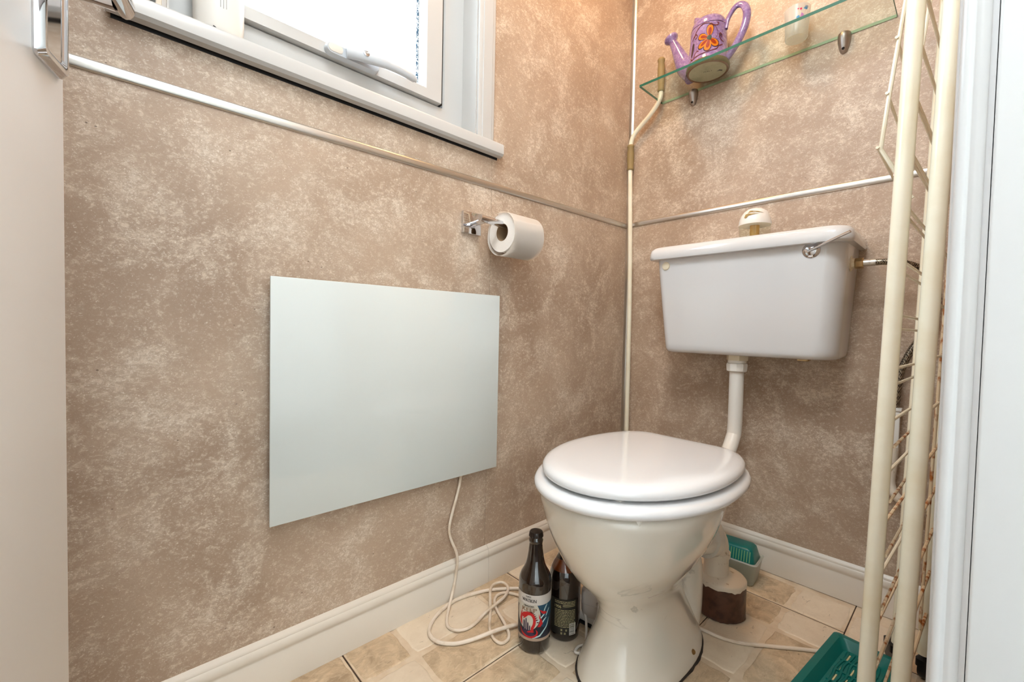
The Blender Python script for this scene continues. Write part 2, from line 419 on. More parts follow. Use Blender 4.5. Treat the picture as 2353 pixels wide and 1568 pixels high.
# ---- window
win = Thing('window_1', 'white plastic framed casement window with obscured glass', None, (-0.08, -1.1, 1.25), kind='structure')
def wpart(name, mt, *boxes, bev=0.0015, parent=None, label=None):
    b = BM()
    for q in boxes: box(b, *q, bev)
    return win.part(b, name, mt, parent, 40, label)
y0, y1, z0, z1 = WY0, WY1, 1.2585, WZ1
def frame_boxes(a, x0, x1, t, pr=None):
    ya, yb, za, zb = a
    pr = []
    return pr
def mitred(b, ya, yb, za, zb, t, x0, x1, bottom=None, cham=0.0):
    """picture-frame ring with mitred corners: outer ya..yb/za..zb, width t; front face x1"""
    bt = bottom or t
    O = [(ya, za), (yb, za), (yb, zb), (ya, zb)]; I = [(ya+t, za+bt), (yb-t, za+bt), (yb-t, zb-t), (ya+t, zb-t)]
    k = cham
    I2 = [(ya+t-k, za+bt-k), (yb-t+k, za+bt-k), (yb-t+k, zb-t+k), (ya+t-k, zb-t+k)]
    for i in range(4):
        j = (i+1) % 4
        def V(p, x): return b.verts.new((x, p[0], p[1]))
        o0, o1, i0, i1, m0, m1 = O[i], O[j], I[i], I[j], I2[i], I2[j]
        A = [V(o0, x0), V(o0, x1), V(m0, x1), V(i0, x1-k), V(i0, x0)]
        B = [V(o1, x0), V(o1, x1), V(m1, x1), V(i1, x1-k), V(i1, x0)]
        for q in range(5):
            r = (q+1) % 5; b.faces.new((A[q], A[r], B[r], B[q]))
        b.faces.new(A[::-1]); b.faces.new(B)
b = BM(); mitred(b, WY0, WY1, 1.2585, WZ1, 0.066, -0.125, -0.062, 0.079, 0.004); fr = win.part(b, 'window_frame', M_upvc, smooth=25)
b = BM(); mitred(b, WY0+0.072, WY1-0.072, 1.3405, WZ1-0.07, 0.004, -0.10, -0.058, 0.003); win.part(b, 'gasket', M_black, smooth=25)
b = BM(); mitred(b, WY0+0.077, WY1-0.081, 1.3385, WZ1-0.075, 0.052, -0.11, -0.048, 0.030, 0.006); sash = win.part(b, 'sash', M_upvc, smooth=25)
b = BM(); mitred(b, WY0+0.121, WY1-0.125, 1.3620, WZ1-0.12, 0.014, -0.09, -0.056, 0.012, 0.008); win.part(b, 'glazing_bead', M_upvc, smooth=25)
b = BM(); box(b, -0.082, -0.074, WY0+0.13, WY1-0.13, 1.368, WZ1-0.125); win.part(b, 'glass', M_pane, smooth=0)
M_spk = mat('speckled_spacer', hx(236, 240, 244), 0.5, var=(330, hx(38, 78, 104), 0.47, 0.53))
b = BM(); box(b, -0.0735, -0.0725, WY1-0.1455, WY1-0.139, 1.374, WZ1-0.13); win.part(b, 'spacer_bar', M_spk, smooth=0)
# reveal linings
b = BM(); box(b, -0.0615, 0.0005, WY1-0.003, WY1-0.0002, 1.2585, WZ1-0.003); win.part(b, 'reveal_lining', M_upvc, smooth=0)
b = BM(); box(b, -0.0615, 0.0005, WY0+0.0002, WY0+0.003, 1.2585, WZ1-0.003); win.part(b, 'reveal_lining', M_upvc, smooth=0)
b = BM(); box(b, -0.0615, 0.0005, WY0+0.0002, WY1-0.0002, WZ1-0.003, WZ1-0.0002); win.part(b, 'reveal_lining', M_upvc, smooth=0)
# architrave, stepped profile
ARC = [(0, 0.0), (0.008, 0.0), (0.0095, 0.003), (0.0095, 0.012), (0.012, 0.014), (0.012, 0.044), (0.0105, 0.0465), (0.0105, 0.052), (0.009, 0.0555), (0, 0.0555)]
b = BM(); prism(b, [(p[0], WY1+0.001+p[1]) for p in ARC], 'z', 1.2585, 2.18); win.part(b, 'architrave', M_upvc, smooth=30)
b = BM(); prism(b, [(p[0], WY0-0.001-p[1]) for p in ARC], 'z', 1.2585, 2.18); win.part(b, 'architrave', M_upvc, smooth=30)
# sill board
SI = [(-0.062, 1.2385), (-0.012, 1.2385), (0.0, 1.2265), (0.010, 1.2205), (0.0215, 1.2225), (0.0265, 1.2285), (0.0265, 1.252), (0.0245, 1.2565), (0.018, 1.2585), (-0.062, 1.2585)]
SI = [(0.001, 1.2265), (0.010, 1.2210), (0.0215, 1.2235), (0.0265, 1.2295), (0.0265, 1.252), (0.0245, 1.2565), (0.019, 1.2585), (0.001, 1.2585)]
b = BM(); prism(b, SI, 'y', WY0-0.075, -0.6865)
box(b, -0.0615, 0.001, WY0, WY1, 1.2455, 1.2585); sill = win.part(b, 'window_sill', M_upvc, smooth=30)
b = BM(); box(b, 0.0, 0.0018, WY0-0.07, -0.69, 1.2185, 1.2265); win.part(b, 'shadow_gap', M_black, sill, 0, 'dark open joint under the sill')
# window handle
b = BM()
def slab_capsule(b, ya, yb, zc, r, x0, x1, n=10, taper=0.8):
    def ring(x, k):
        out = []
        for i in range(n+1):
            a = -PI/2 + PI*i/n; out.append((x, yb - r + r*k*math.cos(a), zc + r*k*math.sin(a)))
        for i in range(n+1):
            a = PI/2 + PI*i/n; out.append((x, ya + r + r*k*math.cos(a), zc + r*k*math.sin(a)))
        return out
    loft(b, [ring(x0, 1), ring(x0+(x1-x0)*0.6, 1), ring(x1, taper)])
slab_capsule(b, -1.155, -1.03, 1.349, 0.0135, -0.048, -0.034)
M_hnd = mat('pale_grey_handle_plastic', hx(186, 189, 192), 0.3)
hb = win.part(b, 'handle', M_hnd, smooth=40)
b = BM(); slab_capsule(b, -1.150, -1.118, 1.350, 0.0085, -0.034, -0.0325); win.part(b, 'screw_cover', mat('off_white_plastic', hx(214, 206, 194), 0.4), hb)
b = BM(); tube(b, [(-0.030, -1.112, 1.349), (-0.024, -1.085, 1.351), (-0.018, -1.06, 1.351), (-0.012, -1.03, 1.352), (-0.009, -0.995, 1.351), (-0.010, -0.965, 1.349), (-0.013, -0.945, 1.347)],
     lambda t: 0.0125*(1-0.25*t) if t < 0.93 else 0.006, 14, 4, True, lambda t: 0.009*(1-0.35*t) if t < 0.93 else 0.004)
win.part(b, 'lever', M_hnd, hb)
b = BM(); lathe(b, (-0.016, -1.073, 1.356), [(0.0072, 0), (0.0072, 0.004), (0.006, 0.0048)], (1, 0, 0.2), 18); win.part(b, 'push_button', M_chrome, hb)

# ---- door, jamb
E0 = Vector((0.350, -1.535, 0)); dv = Vector((0.962, -0.27, 0)).normalized(); nv = Vector((0.27, 0.962, 0)).normalized()
door = Thing('door_1', 'white painted door standing half open at the left edge', None, (1.0, -1.717, 0), kind='structure')
b = BM(); box(b, 0, 0.67, -0.04, 0, 0.008, 1.98, 0.0015)
Md = Matrix(((dv.x, nv.x, 0, E0.x), (dv.y, nv.y, 0, E0.y), (0, 0, 1, 0), (0, 0, 0, 1)))
bmesh.ops.transform(b, matrix=Md, verts=b.verts); door.part(b, 'door_leaf', M_leaf, smooth=30)
b = BM(); loft(b, [[(p.x, h, p.y) for p in rrect(0.008+k, 0.058-k, 0.963+k, 1.125-k, 0, 0.006)] for k, h in ((0, 0.0), (0, 0.003), (0.003, 0.0075), (0.007, 0.0075), (0.010, 0.0055), (0.012, 0.0055))])
bmesh.ops.transform(b, matrix=Md, verts=b.verts); hp = door.part(b, 'door_handle', M_chrome, smooth=40)
b = BM(); tube(b, [(0.032, 0.004, 1.040), (0.032, 0.030, 1.040), (0.032, 0.046, 1.040)], lambda t: 0.009 if t < 0.9 else 0.0105, 18)
tube(b, [(0.022, 0.052, 1.040), (0.05, 0.052, 1.040), (0.09, 0.050, 1.044), (0.135, 0.046, 1.040)], 0.0115, 14, 3, True, 0.007)
bmesh.ops.transform(b, matrix=Md, verts=b.verts); door.part(b, 'lever', M_chrome, hp)

jm = Thing('door_2', 'white painted door frame at the right edge beside the wire rack', None, (1.0, -1.0, 0), kind='structure')
# jamb lining: facing the camera side, with rounded architrave edge
b = BM(); box(b, 0.957, 1.075, -1.020, -0.9995, 0, 2.02, 0.002, 3); jm.part(b, 'jamb', M_doorp, smooth=40)
JP = [(0.9365, -0.9995), (0.9365, -1.004), (0.9375, -1.0075), (0.940, -1.0095), (0.943, -1.0095), (0.944, -1.0085), (0.945, -1.0085), (0.947, -1.0105), (0.950, -1.011), (0.953, -1.010), (0.954, -1.0125), (0.9565, -1.0165), (0.9568, -0.9995)]
b = BM(); prism(b, JP, 'z', 0, 2.02); jm.part(b, 'architrave', M_doorp, smooth=50)
b = BM(); box(b, 0.9345, 0.9463, -0.9992, -0.945, 0, 2.06, 0.003); jm.part(b, 'architrave', M_doorp, smooth=40)
b = BM(); box(b, 0.94, 1.07, -1.7445, -1.728, 0, 2.02); jm.part(b, 'jamb', M_doorp, smooth=0)

# ================================================================= THINGS
# ---- radiant panel heater
ht = Thing('panel_heater', 'flat white glass panel heater fixed low on the left wall', 'heater', (0.012, -0.98, 0.34))
b = BM(); box(b, 0.010, 0.021, -1.274, -0.692, 0.343, 0.829, 0.0012, 1); ht.part(b, 'back_case', M_alu, smooth=0, label='slim silver edge')
b = BM(); box(b, 0.021, 0.0265, -1.277, -0.690, 0.340, 0.831, 0.0016, 2); ht.part(b, 'front_panel', M_rad, smooth=40)
for yb in (-1.12, -0.88):
    b = BM(); box(b, 0.0, 0.010, yb, yb+0.04, 0.45, 0.72); ht.part(b, 'wall_bracket', M_alu, smooth=0)

ca = Thing('heater_cable', 'white cable hanging from the wall heater and coiled on the floor', 'cable', (0.1, -0.82, 0))
P1 = [(0.012, -0.806, 0.36), (0.011, -0.806, 0.331), (0.010, -0.815, 0.288), (0.010, -0.831, 0.239), (0.010, -0.840, 0.20), (0.013, -0.836, 0.17), (0.021, -0.825, 0.138), (0.0225, -0.820, 0.112), (0.020, -0.821, 0.085), (0.019, -0.826, 0.049), (0.024, -0.838, 0.022), (0.045, -0.862, 0.008)]
F1 = [(0.073, -0.887), (0.095, -0.899), (0.112, -0.897), (0.126, -0.886), (0.133, -0.866), (0.131, -0.838), (0.12, -0.801), (0.116, -0.76), (0.108, -0.722), (0.091, -0.695), (0.069, -0.684), (0.052, -0.688), (0.047, -0.709), (0.059, -0.732), (0.092, -0.761), (0.126, -0.789), (0.162, -0.822), (0.191, -0.839), (0.214, -0.843), (0.226, -0.836), (0.225, -0.818), (0.21, -0.802), (0.176, -0.787), (0.14, -0.773), (0.115, -0.762), (0.093, -0.746), (0.082, -0.726), (0.087, -0.703), (0.107, -0.689), (0.14, -0.675)]
zz = lambda i: {5: .006, 6: .008, 7: .012, 8: .013, 9: .014, 10: .013, 11: .0125, 12: .0125, 13: .0125, 14: .012, 22: .006, 23: .005}.get(i, 0.0048)
b = BM(); tube(b, P1 + [(x, y, zz(i)) for i, (x, y) in enumerate(F1)], 0.0037, 10, 5); ca.part(b, 'thin_cable', M_cable)
F2 = [(0.20, -0.60), (0.13, -0.64), (0.1, -0.657), (0.076, -0.685), (0.046, -0.732), (0.027, -0.786), (0.022, -0.833), (0.037, -0.891), (0.059, -0.927), (0.083, -0.946), (0.108, -0.95), (0.131, -0.941), (0.153, -0.919), (0.169, -0.887), (0.182, -0.858), (0.19, -0.824), (0.200, -0.787), (0.212, -0.745), (0.235, -0.70)]
z2 = {4: .0055, 5: .005, 14: .012, 15: .0125, 16: .011, 13: .007}
b = BM(); tube(b, [(x+0.003, y, z2.get(i, 0.0050)) for i, (x, y) in enumerate(F2)], 0.0046, 10, 5)
tag(fix(finish(b, 'extension_cable', M_cable)), 'thicker grubby cream cable looped on the floor beside the bottles', 'cable')

# ---- toilet roll and holder
rh = Thing('toilet_roll_holder', 'chrome toilet roll holder with square wall plate', 'roll holder', (0.0, -0.78, 1.02))
b = BM(); box(b, 0.0, 0.010, -0.811, -0.750, 0.993, 1.052, 0.0012); rh.part(b, 'wall_plate', M_chrome, smooth=30)
b = BM(); tube(b, [(0.010, -0.781, 1.0195), (0.066, -0.781, 1.0215)], 0.0078, 20); rh.part(b, 'arm', M_chrome, smooth=40)
b = BM(); tube(b, [(0.0685, -0.801, 1.0235), (0.0685, -0.8, 1.0235), (0.0685, -0.60, 1.0135)], 0.0092, 20); rh.part(b, 'bar', M_chrome, smooth=40)
rl = Thing('toilet_roll', 'white toilet paper roll hanging on the chrome holder', 'toilet roll', (0.072, -0.67, 0.925))
def ringpart(b, c, r0, r1, ya, yb, n=40, wob=0.0):
    A = []
    for (r, y) in ((r0, ya), (r1, ya), (r1, yb), (r0, yb)):
        A.append([(c[0]+r*(1+wob*math.sin(3*t))*math.cos(t), y, c[1]+r*(1+wob*math.sin(3*t))*math.sin(t)) for t in [2*PI*i/n for i in range(n)]])
    A.append(A[0])
    R_ = [[b.verts.new(p) for p in r] for r in A[:4]]
    for k in range(4):
        a, d = R_[k], R_[(k+1) % 4]
        for i in range(n): b.faces.new((a[i], a[(i+1) % n], d[(i+1) % n], d[i]))
rc = (0.072, 0.9975)
b = BM(); ringpart(b, rc, 0.0235, 0.053, -0.727, -0.627); rl.part(b, 'paper', M_paper, smooth=40)
b = BM(); ringpart(b, rc, 0.0222, 0.0235, -0.7265, -0.6275); rl.part(b, 'card_core', M_card, smooth=40)
# loose outer wrap sagging below the roll
b = BM(); outer = []
N = 46
for i in range(N+1):
    t = math.radians(118) + math.radians(352)*i/N
    r = 0.0545 + 0.0085*max(0, math.sin((t - PI)*1.0))**1.0*1.0 if PI < t < 2*PI else 0.0545
    outer.append((rc[0]+r*math.cos(t), rc[1]+r*math.sin(t)))
A = [[b.verts.new((x, y, z)) for (x, z) in outer] for y in (-0.732, -0.620)]
for i in range(N): b.faces.new((A[0][i], A[0][i+1], A[1][i+1], A[1][i]))
bmesh.ops.solidify(b, geom=b.faces[:], thickness=0.0008)
rl.part(b, 'loose_sheet', M_paper, smooth=60)

# ---- toilet pan, seat, lid
TX = 0.452
tl = Thing('toilet', 'white floor-standing toilet pan with a glossy closed lid', 'toilet', (TX, -0.60, 0))
def oval(z, yc, rx, rf, rb, n=48, ex=2.0):
    out = []
    for i in range(n):
        a = 2*PI*i/n; c, s = math.cos(a), math.sin(a)
        px = math.copysign(abs(c)**(2/ex), c); py = math.copysign(abs(s)**(2/ex), s)
        out.append((TX + rx*px, yc + (rb if s > 0 else rf)*py, z))
    return out
def interp(keys, n):
    out = []
    for a, b_ in zip(keys, keys[1:]):
        out.append(a)
    out.append(keys[-1]); return out
M_pan = bpy.data.materials.new('stained_pan_ceramic'); M_pan.use_nodes = True
t = NT(M_pan); pb = M_pan.node_tree.nodes['Principled BSDF']
nn = t.noise(t.mapping((1, 1, 1.6)), 7, 4, 0.5, 1.4)
v1 = t.ramp(nn, 0.575, 0.60); v2 = t.ramp(nn, 0.60, 0.64, (1, 1, 1, 1), (0, 0, 0, 1)); sm = t.math('MULTIPLY', v1, v2)
sx = t.n('ShaderNodeSeparateXYZ'); t.l(t.tc, sx.inputs[0])
sm = t.math('MULTIPLY', sm, t.math('MULTIPLY', t.ramp(sx.outputs[2], 0.115, 0.16), t.ramp(sx.outputs[2], 0.23, 0.28, (1, 1, 1, 1), (0, 0, 0, 1))))
cc = t.mix(t.math('MULTIPLY', sm, 0.5), hx(216, 209, 196), hx(140, 132, 122))
t.l(cc, pb.inputs['Base Color']); pb.inputs['Roughness'].default_value = 0.1; pb.inputs['Coat Weight'].default_value = 0.5
# (z, yc, rx, front, back, exponent)
K = [(0.0, -0.600, 0.104, 0.195, 0.185, 2.3), (0.012, -0.600, 0.104, 0.194, 0.185, 2.3), (0.03, -0.602, 0.097, 0.185, 0.180, 2.3), (0.07, -0.607, 0.082, 0.160, 0.165, 2.3),
     (0.11, -0.612, 0.071, 0.136, 0.150, 2.2), (0.145, -0.618, 0.068, 0.130, 0.145, 2.1), (0.175, -0.628, 0.074, 0.135, 0.150, 2.0), (0.205, -0.640, 0.090, 0.152, 0.155, 2.0),
     (0.235, -0.650, 0.110, 0.172, 0.165, 2.0), (0.27, -0.655, 0.132, 0.193, 0.180, 2.0), (0.31, -0.655, 0.153, 0.213, 0.200, 2.0), (0.345, -0.655, 0.165, 0.225, 0.215, 2.05),
     (0.372, -0.655, 0.171, 0.230, 0.225, 2.1), (0.388, -0.655, 0.175, 0.233, 0.232, 2.15), (0.400, -0.655, 0.1755, 0.2335, 0.235, 2.15), (0.408, -0.655, 0.170, 0.229, 0.230, 2.15),
     (0.409, -0.655, 0.13, 0.185, 0.17, 2.1), (0.38, -0.655, 0.115, 0.165, 0.15, 2.0), (0.30, -0.655, 0.06, 0.09, 0.09, 2.0)]
b = BM(); loft(b, [oval(k[0], k[1], k[2], k[3], k[4], 56, k[5]) for k in K]); pan = tl.part(b, 'pan', M_pan, smooth=60)
# trap bulge behind the pedestal and outlet
b = BM(); tube(b, [(0.452, -0.52, 0.30), (0.462, -0.475, 0.235), (0.472, -0.452, 0.15), (0.475, -0.450, 0.07), (0.474, -0.455, 0.012)], lambda t: 0.050 - 0.008*t, 20, 5, True)
tl.part(b, 'trap', M_pan, pan, smooth=60)
b = BM(); tube(b, [(0.470, -0.47, 0.215), (0.485, -0.42, 0.222), (0.496, -0.385, 0.218)], 0.046, 22, 4); lathe(b, (0.492, -0.392, 0.219), [(0.055, 0), (0.055, 0.018)], (0.3, 0.95, -0.1), 24)
tl.part(b, 'outlet', M_pan, pan, smooth=50)
# dark sealant bead at the foot
b = BM(); ring0 = [Vector(p) for p in oval(0.003, -0.600, 0.107, 0.199, 0.189, 80, 2.3)]
ring1 = [Vector((p.x + (TX-p.x)*0.06, p.y+(-0.6-p.y)*0.06, 0.010)) for p in ring0]
rr = [Vector((p.x + random.uniform(-1, 1)*0.0018, p.y + random.uniform(-1, 1)*0.0018, 0.0006)) for p in ring0]
loft(b, [rr, ring0, ring1], True, False, False); tl.part(b, 'sealant', M_sealant, smooth=40)
b = BM(); lathe(b, (0.548, -0.555, 0.026), [(0.006, 0), (0.005, 0.003)], (0.8, -0.35, 0.5), 14); tl.part(b, 'fixing_screw', M_brass, pan)

def dshape(z, yb, L, w_, wb, n=40):
    bfr = L*0.55; yc = yb-(L-bfr); out = []
    for i in range(n+1):
        a = PI*i/n; out.append((TX+w_*math.cos(a), yc-bfr*math.sin(a), z))
    bb = L-bfr
    S = [math.sin(PI/2*k/9) for k in range(1, 10)]
    for s in S: out.append((TX-(wb+(w_-wb)*math.sqrt(max(0, 1-s**2.2))), yc+bb*s, z))
    for s in S[::-1]: out.append((TX+(wb+(w_-wb)*math.sqrt(max(0, 1-s**2.2))), yc+bb*s, z))
    return out
def dloft(b, yb, L, w_, wb, prof):
    loft(b, [dshape(z, yb-d, L-2*d, w_-d, wb-d*0.6) for d, z in prof])
b = BM(); dloft(b, -0.408, 0.500, 0.2005, 0.11, [(0.035, 0.411), (0.012, 0.4115), (0.004, 0.415), (0.0, 0.421), (0.001, 0.427), (0.005, 0.432), (0.012, 0.435), (0.022, 0.4365), (0.04, 0.437)])
st = tl.part(b, 'seat', M_seat, smooth=60)
b = BM(); dloft(b, -0.415, 0.474, 0.1885, 0.10, [(0.02, 0.4415), (0.006, 0.442), (0.001, 0.446), (0.0, 0.451), (0.002, 0.457), (0.007, 0.462), (0.016, 0.4655), (0.030, 0.4672), (0.05, 0.4676)])
ld = tl.part(b, 'lid', M_seat, smooth=60)
for (x, y) in ((0.53, -0.835), (0.37, -0.835), (0.34, -0.50), (0.56, -0.50)):
    b = BM(); box(b, x-0.008, x+0.008, y-0.012, y+0.012, 0.4365, 0.4425, 0.002); tl.part(b, 'buffer', M_wplastic, ld)
for (x, y) in ((0.56, -0.82), (0.33, -0.80)):
    b = BM(); box(b, x-0.009, x+0.009, y-0.016, y+0.012, 0.400, 0.4125, 0.002); tl.part(b, 'buffer', M_wplastic, st)
for x in (0.372, 0.532):
    b = BM(); lathe(b, (x-0.014, -0.396, 0.4385), [(0.009, 0), (0.009, 0.028)], (1, 0, 0), 18); box(b, x-0.008, x+0.008, -0.405, -0.388, 0.405, 0.44)
    tl.part(b, 'hinge', M_wplastic, smooth=40)

# ---- cistern
ci = Thing('cistern', 'white ceramic toilet cistern with lid high on the back wall', 'cistern', (0.475, 0.0, 0.67))
b = BM()
S = []
for z, x0, x1, yf in ((0.6725, 0.262, 0.700, -0.150), (0.676, 0.254, 0.708, -0.158), (0.685, 0.2505, 0.7115, -0.1625), (0.70, 0.249, 0.713, -0.165), (0.83, 0.2385, 0.7205, -0.176), (0.973, 0.227, 0.729, -0.186)):
    S.append(rrect(x0, x1, yf, -0.001, z, 0.02, 8, (0.004, 0.004, 0.022, 0.052)))
loft(b, S); body = ci.part(b, 'tank', M_cer, smooth=50)
b = BM(); S = []
for d, z in ((0.010, 0.9705), (0.002, 0.9715), (0.0, 0.977), (0.0005, 0.990), (0.003, 1.001), (0.009, 1.0085), (0.018, 1.0125), (0.035, 1.0145)):
    S.append(rrect(0.208+d, 0.744-d, -0.208+d, -0.001-d*0.3, z, 0.03, 8, (0.006, 0.006, 0.022, 0.04)))
loft(b, S); ci.part(b, 'lid', M_cer, smooth=60)
b = BM(); lathe(b, (0.657, -0.181, 0.956), [(0.0215, 0), (0.0215, 0.002), (0.019, 0.0055), (0.011, 0.0085), (0.001, 0.0095)], (0, -1, 0), 26); fl_ = ci.part(b, 'flush_lever', M_chrome, smooth=50)
b = BM(); tube(b, [(0.652, -0.193, 0.9525), (0.662, -0.196, 0.9565), (0.70, -0.207, 0.971), (0.742, -0.219, 0.986)], 0.0032, 12, 3, True, 0.0042); ci.part(b, 'arm', M_chrome, fl_)
b = BM(); lathe(b, (0.2615, -0.1825, 0.951), [(0.0135, 0), (0.0135, 0.0015), (0.012, 0.0045), (0.006, 0.0055), (0.0005, 0.0058)], (0, -1, 0), 24); ci.part(b, 'blanking_plug', M_cplastic, label='cream round plug in the corner of the tank')
b = BM(); lathe(b, (0.7215, -0.10, 0.925), [(0.0205, 0), (0.0205, 0.006), (0.015, 0.0075), (0.012, 0.013)], (1, 0, 0), 8); ci.part(b, 'inlet_nut', M_cplastic, smooth=30)
b = BM(); box(b, 0.618, 0.645, -0.115, -0.085, 0.6655, 0.6735, 0.003); ci.part(b, 'tank_fixing', M_brass)

# ---- flush pipe
fp = Thing('flush_pipe', 'white plastic flush pipe from the cistern down to the pan', 'pipe', (0.458, -0.1, 0.36))
FX = 0.4585
b = BM(); tube(b, [(FX, -0.10, 0.668), (FX, -0.10, 0.46), (FX-0.001, -0.112, 0.415), (FX-0.002, -0.15, 0.375), (FX-0.003, -0.21, 0.352), (0.4545, -0.43, 0.345)], 0.0205, 22, 6); fp.part(b, 'pipe', M_wplastic, smooth=60)
b = BM(); lathe(b, (FX, -0.1, 0.656), [(0.031, 0), (0.031, 0.016)], (0, 0, 1), 6); fp.part(b, 'back_nut', M_cplastic, smooth=20)
b = BM(); lathe(b, (FX, -0.1, 0.648), [(0.026, 0), (0.026, 0.008)], (0, 0, 1), 24); fp.part(b, 'thread', M_wplastic, smooth=40)
b = BM(); lathe(b, (FX, -0.1, 0.621), [(0.025, 0), (0.029, 0.003), (0.0305, 0.02), (0.029, 0.026)], (0, 0, 1), 10); fp.part(b, 'coupling_nut', M_wplastic, smooth=20)

# ---- supply hose
M_braid = bpy.data.materials.new('braided_steel'); M_braid.use_nodes = True
t = NT(M_braid); pb = M_braid.node_tree.nodes['Principled BSDF']
chk = t.n('ShaderNodeTexChecker'); chk.inputs['Scale'].default_value = 330; chk.inputs[1].default_value = hx(180, 168, 148); chk.inputs[2].default_value = hx(70, 66, 62)
t.l(t.mapping((1, 1, 1), (0.78, 0.3, 0.5)), chk.inputs[0]); t.l(chk.outputs[0], pb.inputs['Base Color']); pb.inputs['Metallic'].default_value = 0.9; pb.inputs['Roughness'].default_value = 0.35
sh = Thing('supply_hose', 'braided steel water hose leaving the right side of the cistern', 'hose', (0.735, -0.1, 0.92))
b = BM(); lathe(b, (0.7345, -0.10, 0.924), [(0.0125, 0), (0.0135, 0.003), (0.0135, 0.016), (0.0125, 0.018)], (1, 0, 0), 6); sh.part(b, 'nut', M_brass, smooth=20)
b = BM(); lathe(b, (0.7525, -0.10, 0.924), [(0.009, 0), (0.009, 0.012), (0.0085, 0.0125), (0.0085, 0.0135), (0.009, 0.014), (0.009, 0.024)], (1, 0, 0), 18); sh.part(b, 'ferrule', M_alu)
b = BM(); tube(b, [(0.775, -0.10, 0.924), (0.80, -0.095, 0.9235), (0.832, -0.08, 0.918), (0.868, -0.055, 0.895), (0.886, -0.035, 0.85), (0.882, -0.028, 0.79), (0.858, -0.026, 0.735), (0.838, -0.026, 0.69), (0.825, -0.026, 0.64), (0.820, -0.026, 0.56)], 0.0078, 14, 6); sh.part(b, 'braided_hose', M_braid, smooth=60)
sv = Thing('supply_pipe', 'white painted water pipe and valve low behind the wire rack', 'pipe', (0.82, -0.025, 0.32))
b = BM(); box(b, 0.812, 0.829, -0.033, -0.018, 0.445, 0.555, 0.002); box(b, 0.809, 0.832, -0.036, -0.014, 0.548, 0.556, 0.001); sv.part(b, 'valve', M_wplastic, smooth=30)
b = BM(); tube(b, [(0.820, -0.026, 0.455), (0.8175, -0.026, 0.40), (0.816, -0.028, 0.362), (0.826, -0.034, 0.335), (0.850, -0.035, 0.317), (0.90, -0.03, 0.31), (0.939, -0.03, 0.31)], 0.0105, 16, 5); sv.part(b, 'pipe', M_pipew, smooth=60)

# ---- soil pipe with brown collar
so = Thing('soil_pipe', 'stubby painted soil pipe in a brown and white collar behind the pan', 'pipe', (0.515, -0.316, 0))
SC = (0.514, -0.316)
b = BM(); n = 48
rings = []
for z, r, q in ((0.0012, 0.0585, 0.002), (0.004, 0.061, 0.0015), (0.012, 0.0605, 0), (0.07, 0.0605, 0), (0.090, 0.0605, 0.0)):
    rings.append([(SC[0]+(r+random.uniform(-q, q))*math.cos(2*PI*i/n), SC[1]+(r+random.uniform(-q, q))*math.sin(2*PI*i/n), z) for i in range(n)])
loft(b, rings); so.part(b, 'collar', M_brownp, smooth=50)
b = BM(); rings = []
for z, r, q in ((0.082, 0.0614, 0.0), (0.092, 0.0612, 0), (0.0955, 0.058, 0), (0.098, 0.050, 0), (0.101, 0.042, 0), (0.104, 0.036, 0)):
    rings.append([(SC[0]+(r)*math.cos(2*PI*i/n), SC[1]+(r)*math.sin(2*PI*i/n), z + (random.uniform(-.003, .003) if z < 0.085 else 0)) for i in range(n)])
loft(b, rings, True, False, True); so.part(b, 'painted_cap', M_pipew, smooth=50, label='flaking white painted top of the collar')
b = BM(); tube(b, [(SC[0]-0.010, SC[1]-0.010, 0.090), (SC[0]-0.010, SC[1]-0.010, 0.16), (SC[0]-0.011, SC[1]-0.018, 0.192), (SC[0]-0.014, SC[1]-0.038, 0.211), (SC[0]-0.019, SC[1]-0.062, 0.2175)], 0.030, 24, 5)
lathe(b, (SC[0]-0.010, SC[1]-0.010, 0.150), [(0.0335, 0), (0.0335, 0.012)], (0, 0, 1), 24)
so.part(b, 'elbow', M_pipew, smooth=60)

# ---- bottles
CAMD = math.atan2(-0.727, 0.682)       # azimuth of the open side of the room seen from the bottles
def amber(name, col):
    M = bpy.data.materials.new(name); M.use_nodes = True; pb = M.node_tree.nodes['Principled BSDF']
    pb.inputs['Base Color'].default_value = col; pb.inputs['Roughness'].default_value = 0.03
    pb.inputs['Coat Weight'].default_value = 1.0; pb.inputs['Coat Roughness'].default_value = 0.02
    return M
M_bot = amber('dark_amber_glass', hx(26, 16, 12)); M_bot2 = amber('amber_glass_neck', hx(96, 44, 14))
def wrap(poly, c, r, az, z0, off):
    """flat (u, v) metres -> cylinder surface; u to the viewer's right"""
    out = []
    for u, v in poly:
        a = az + u/r; out.append((c[0]+(r+off)*math.cos(a), c[1]+(r+off)*math.sin(a), z0+v))
    return out
def patch(b, c, r, az, u0, u1, z0, z1, off, n=24, m=1):
    g_ = [[b.verts.new(wrap([(u0+(u1-u0)*i/n, 0)], c, r, az, z0+(z1-z0)*j/m, off)[0]) for i in range(n+1)] for j in range(m+1)]
    for j in range(m):
        for i in range(n): b.faces.new((g_[j][i], g_[j][i+1], g_[j+1][i+1], g_[j+1][i]))
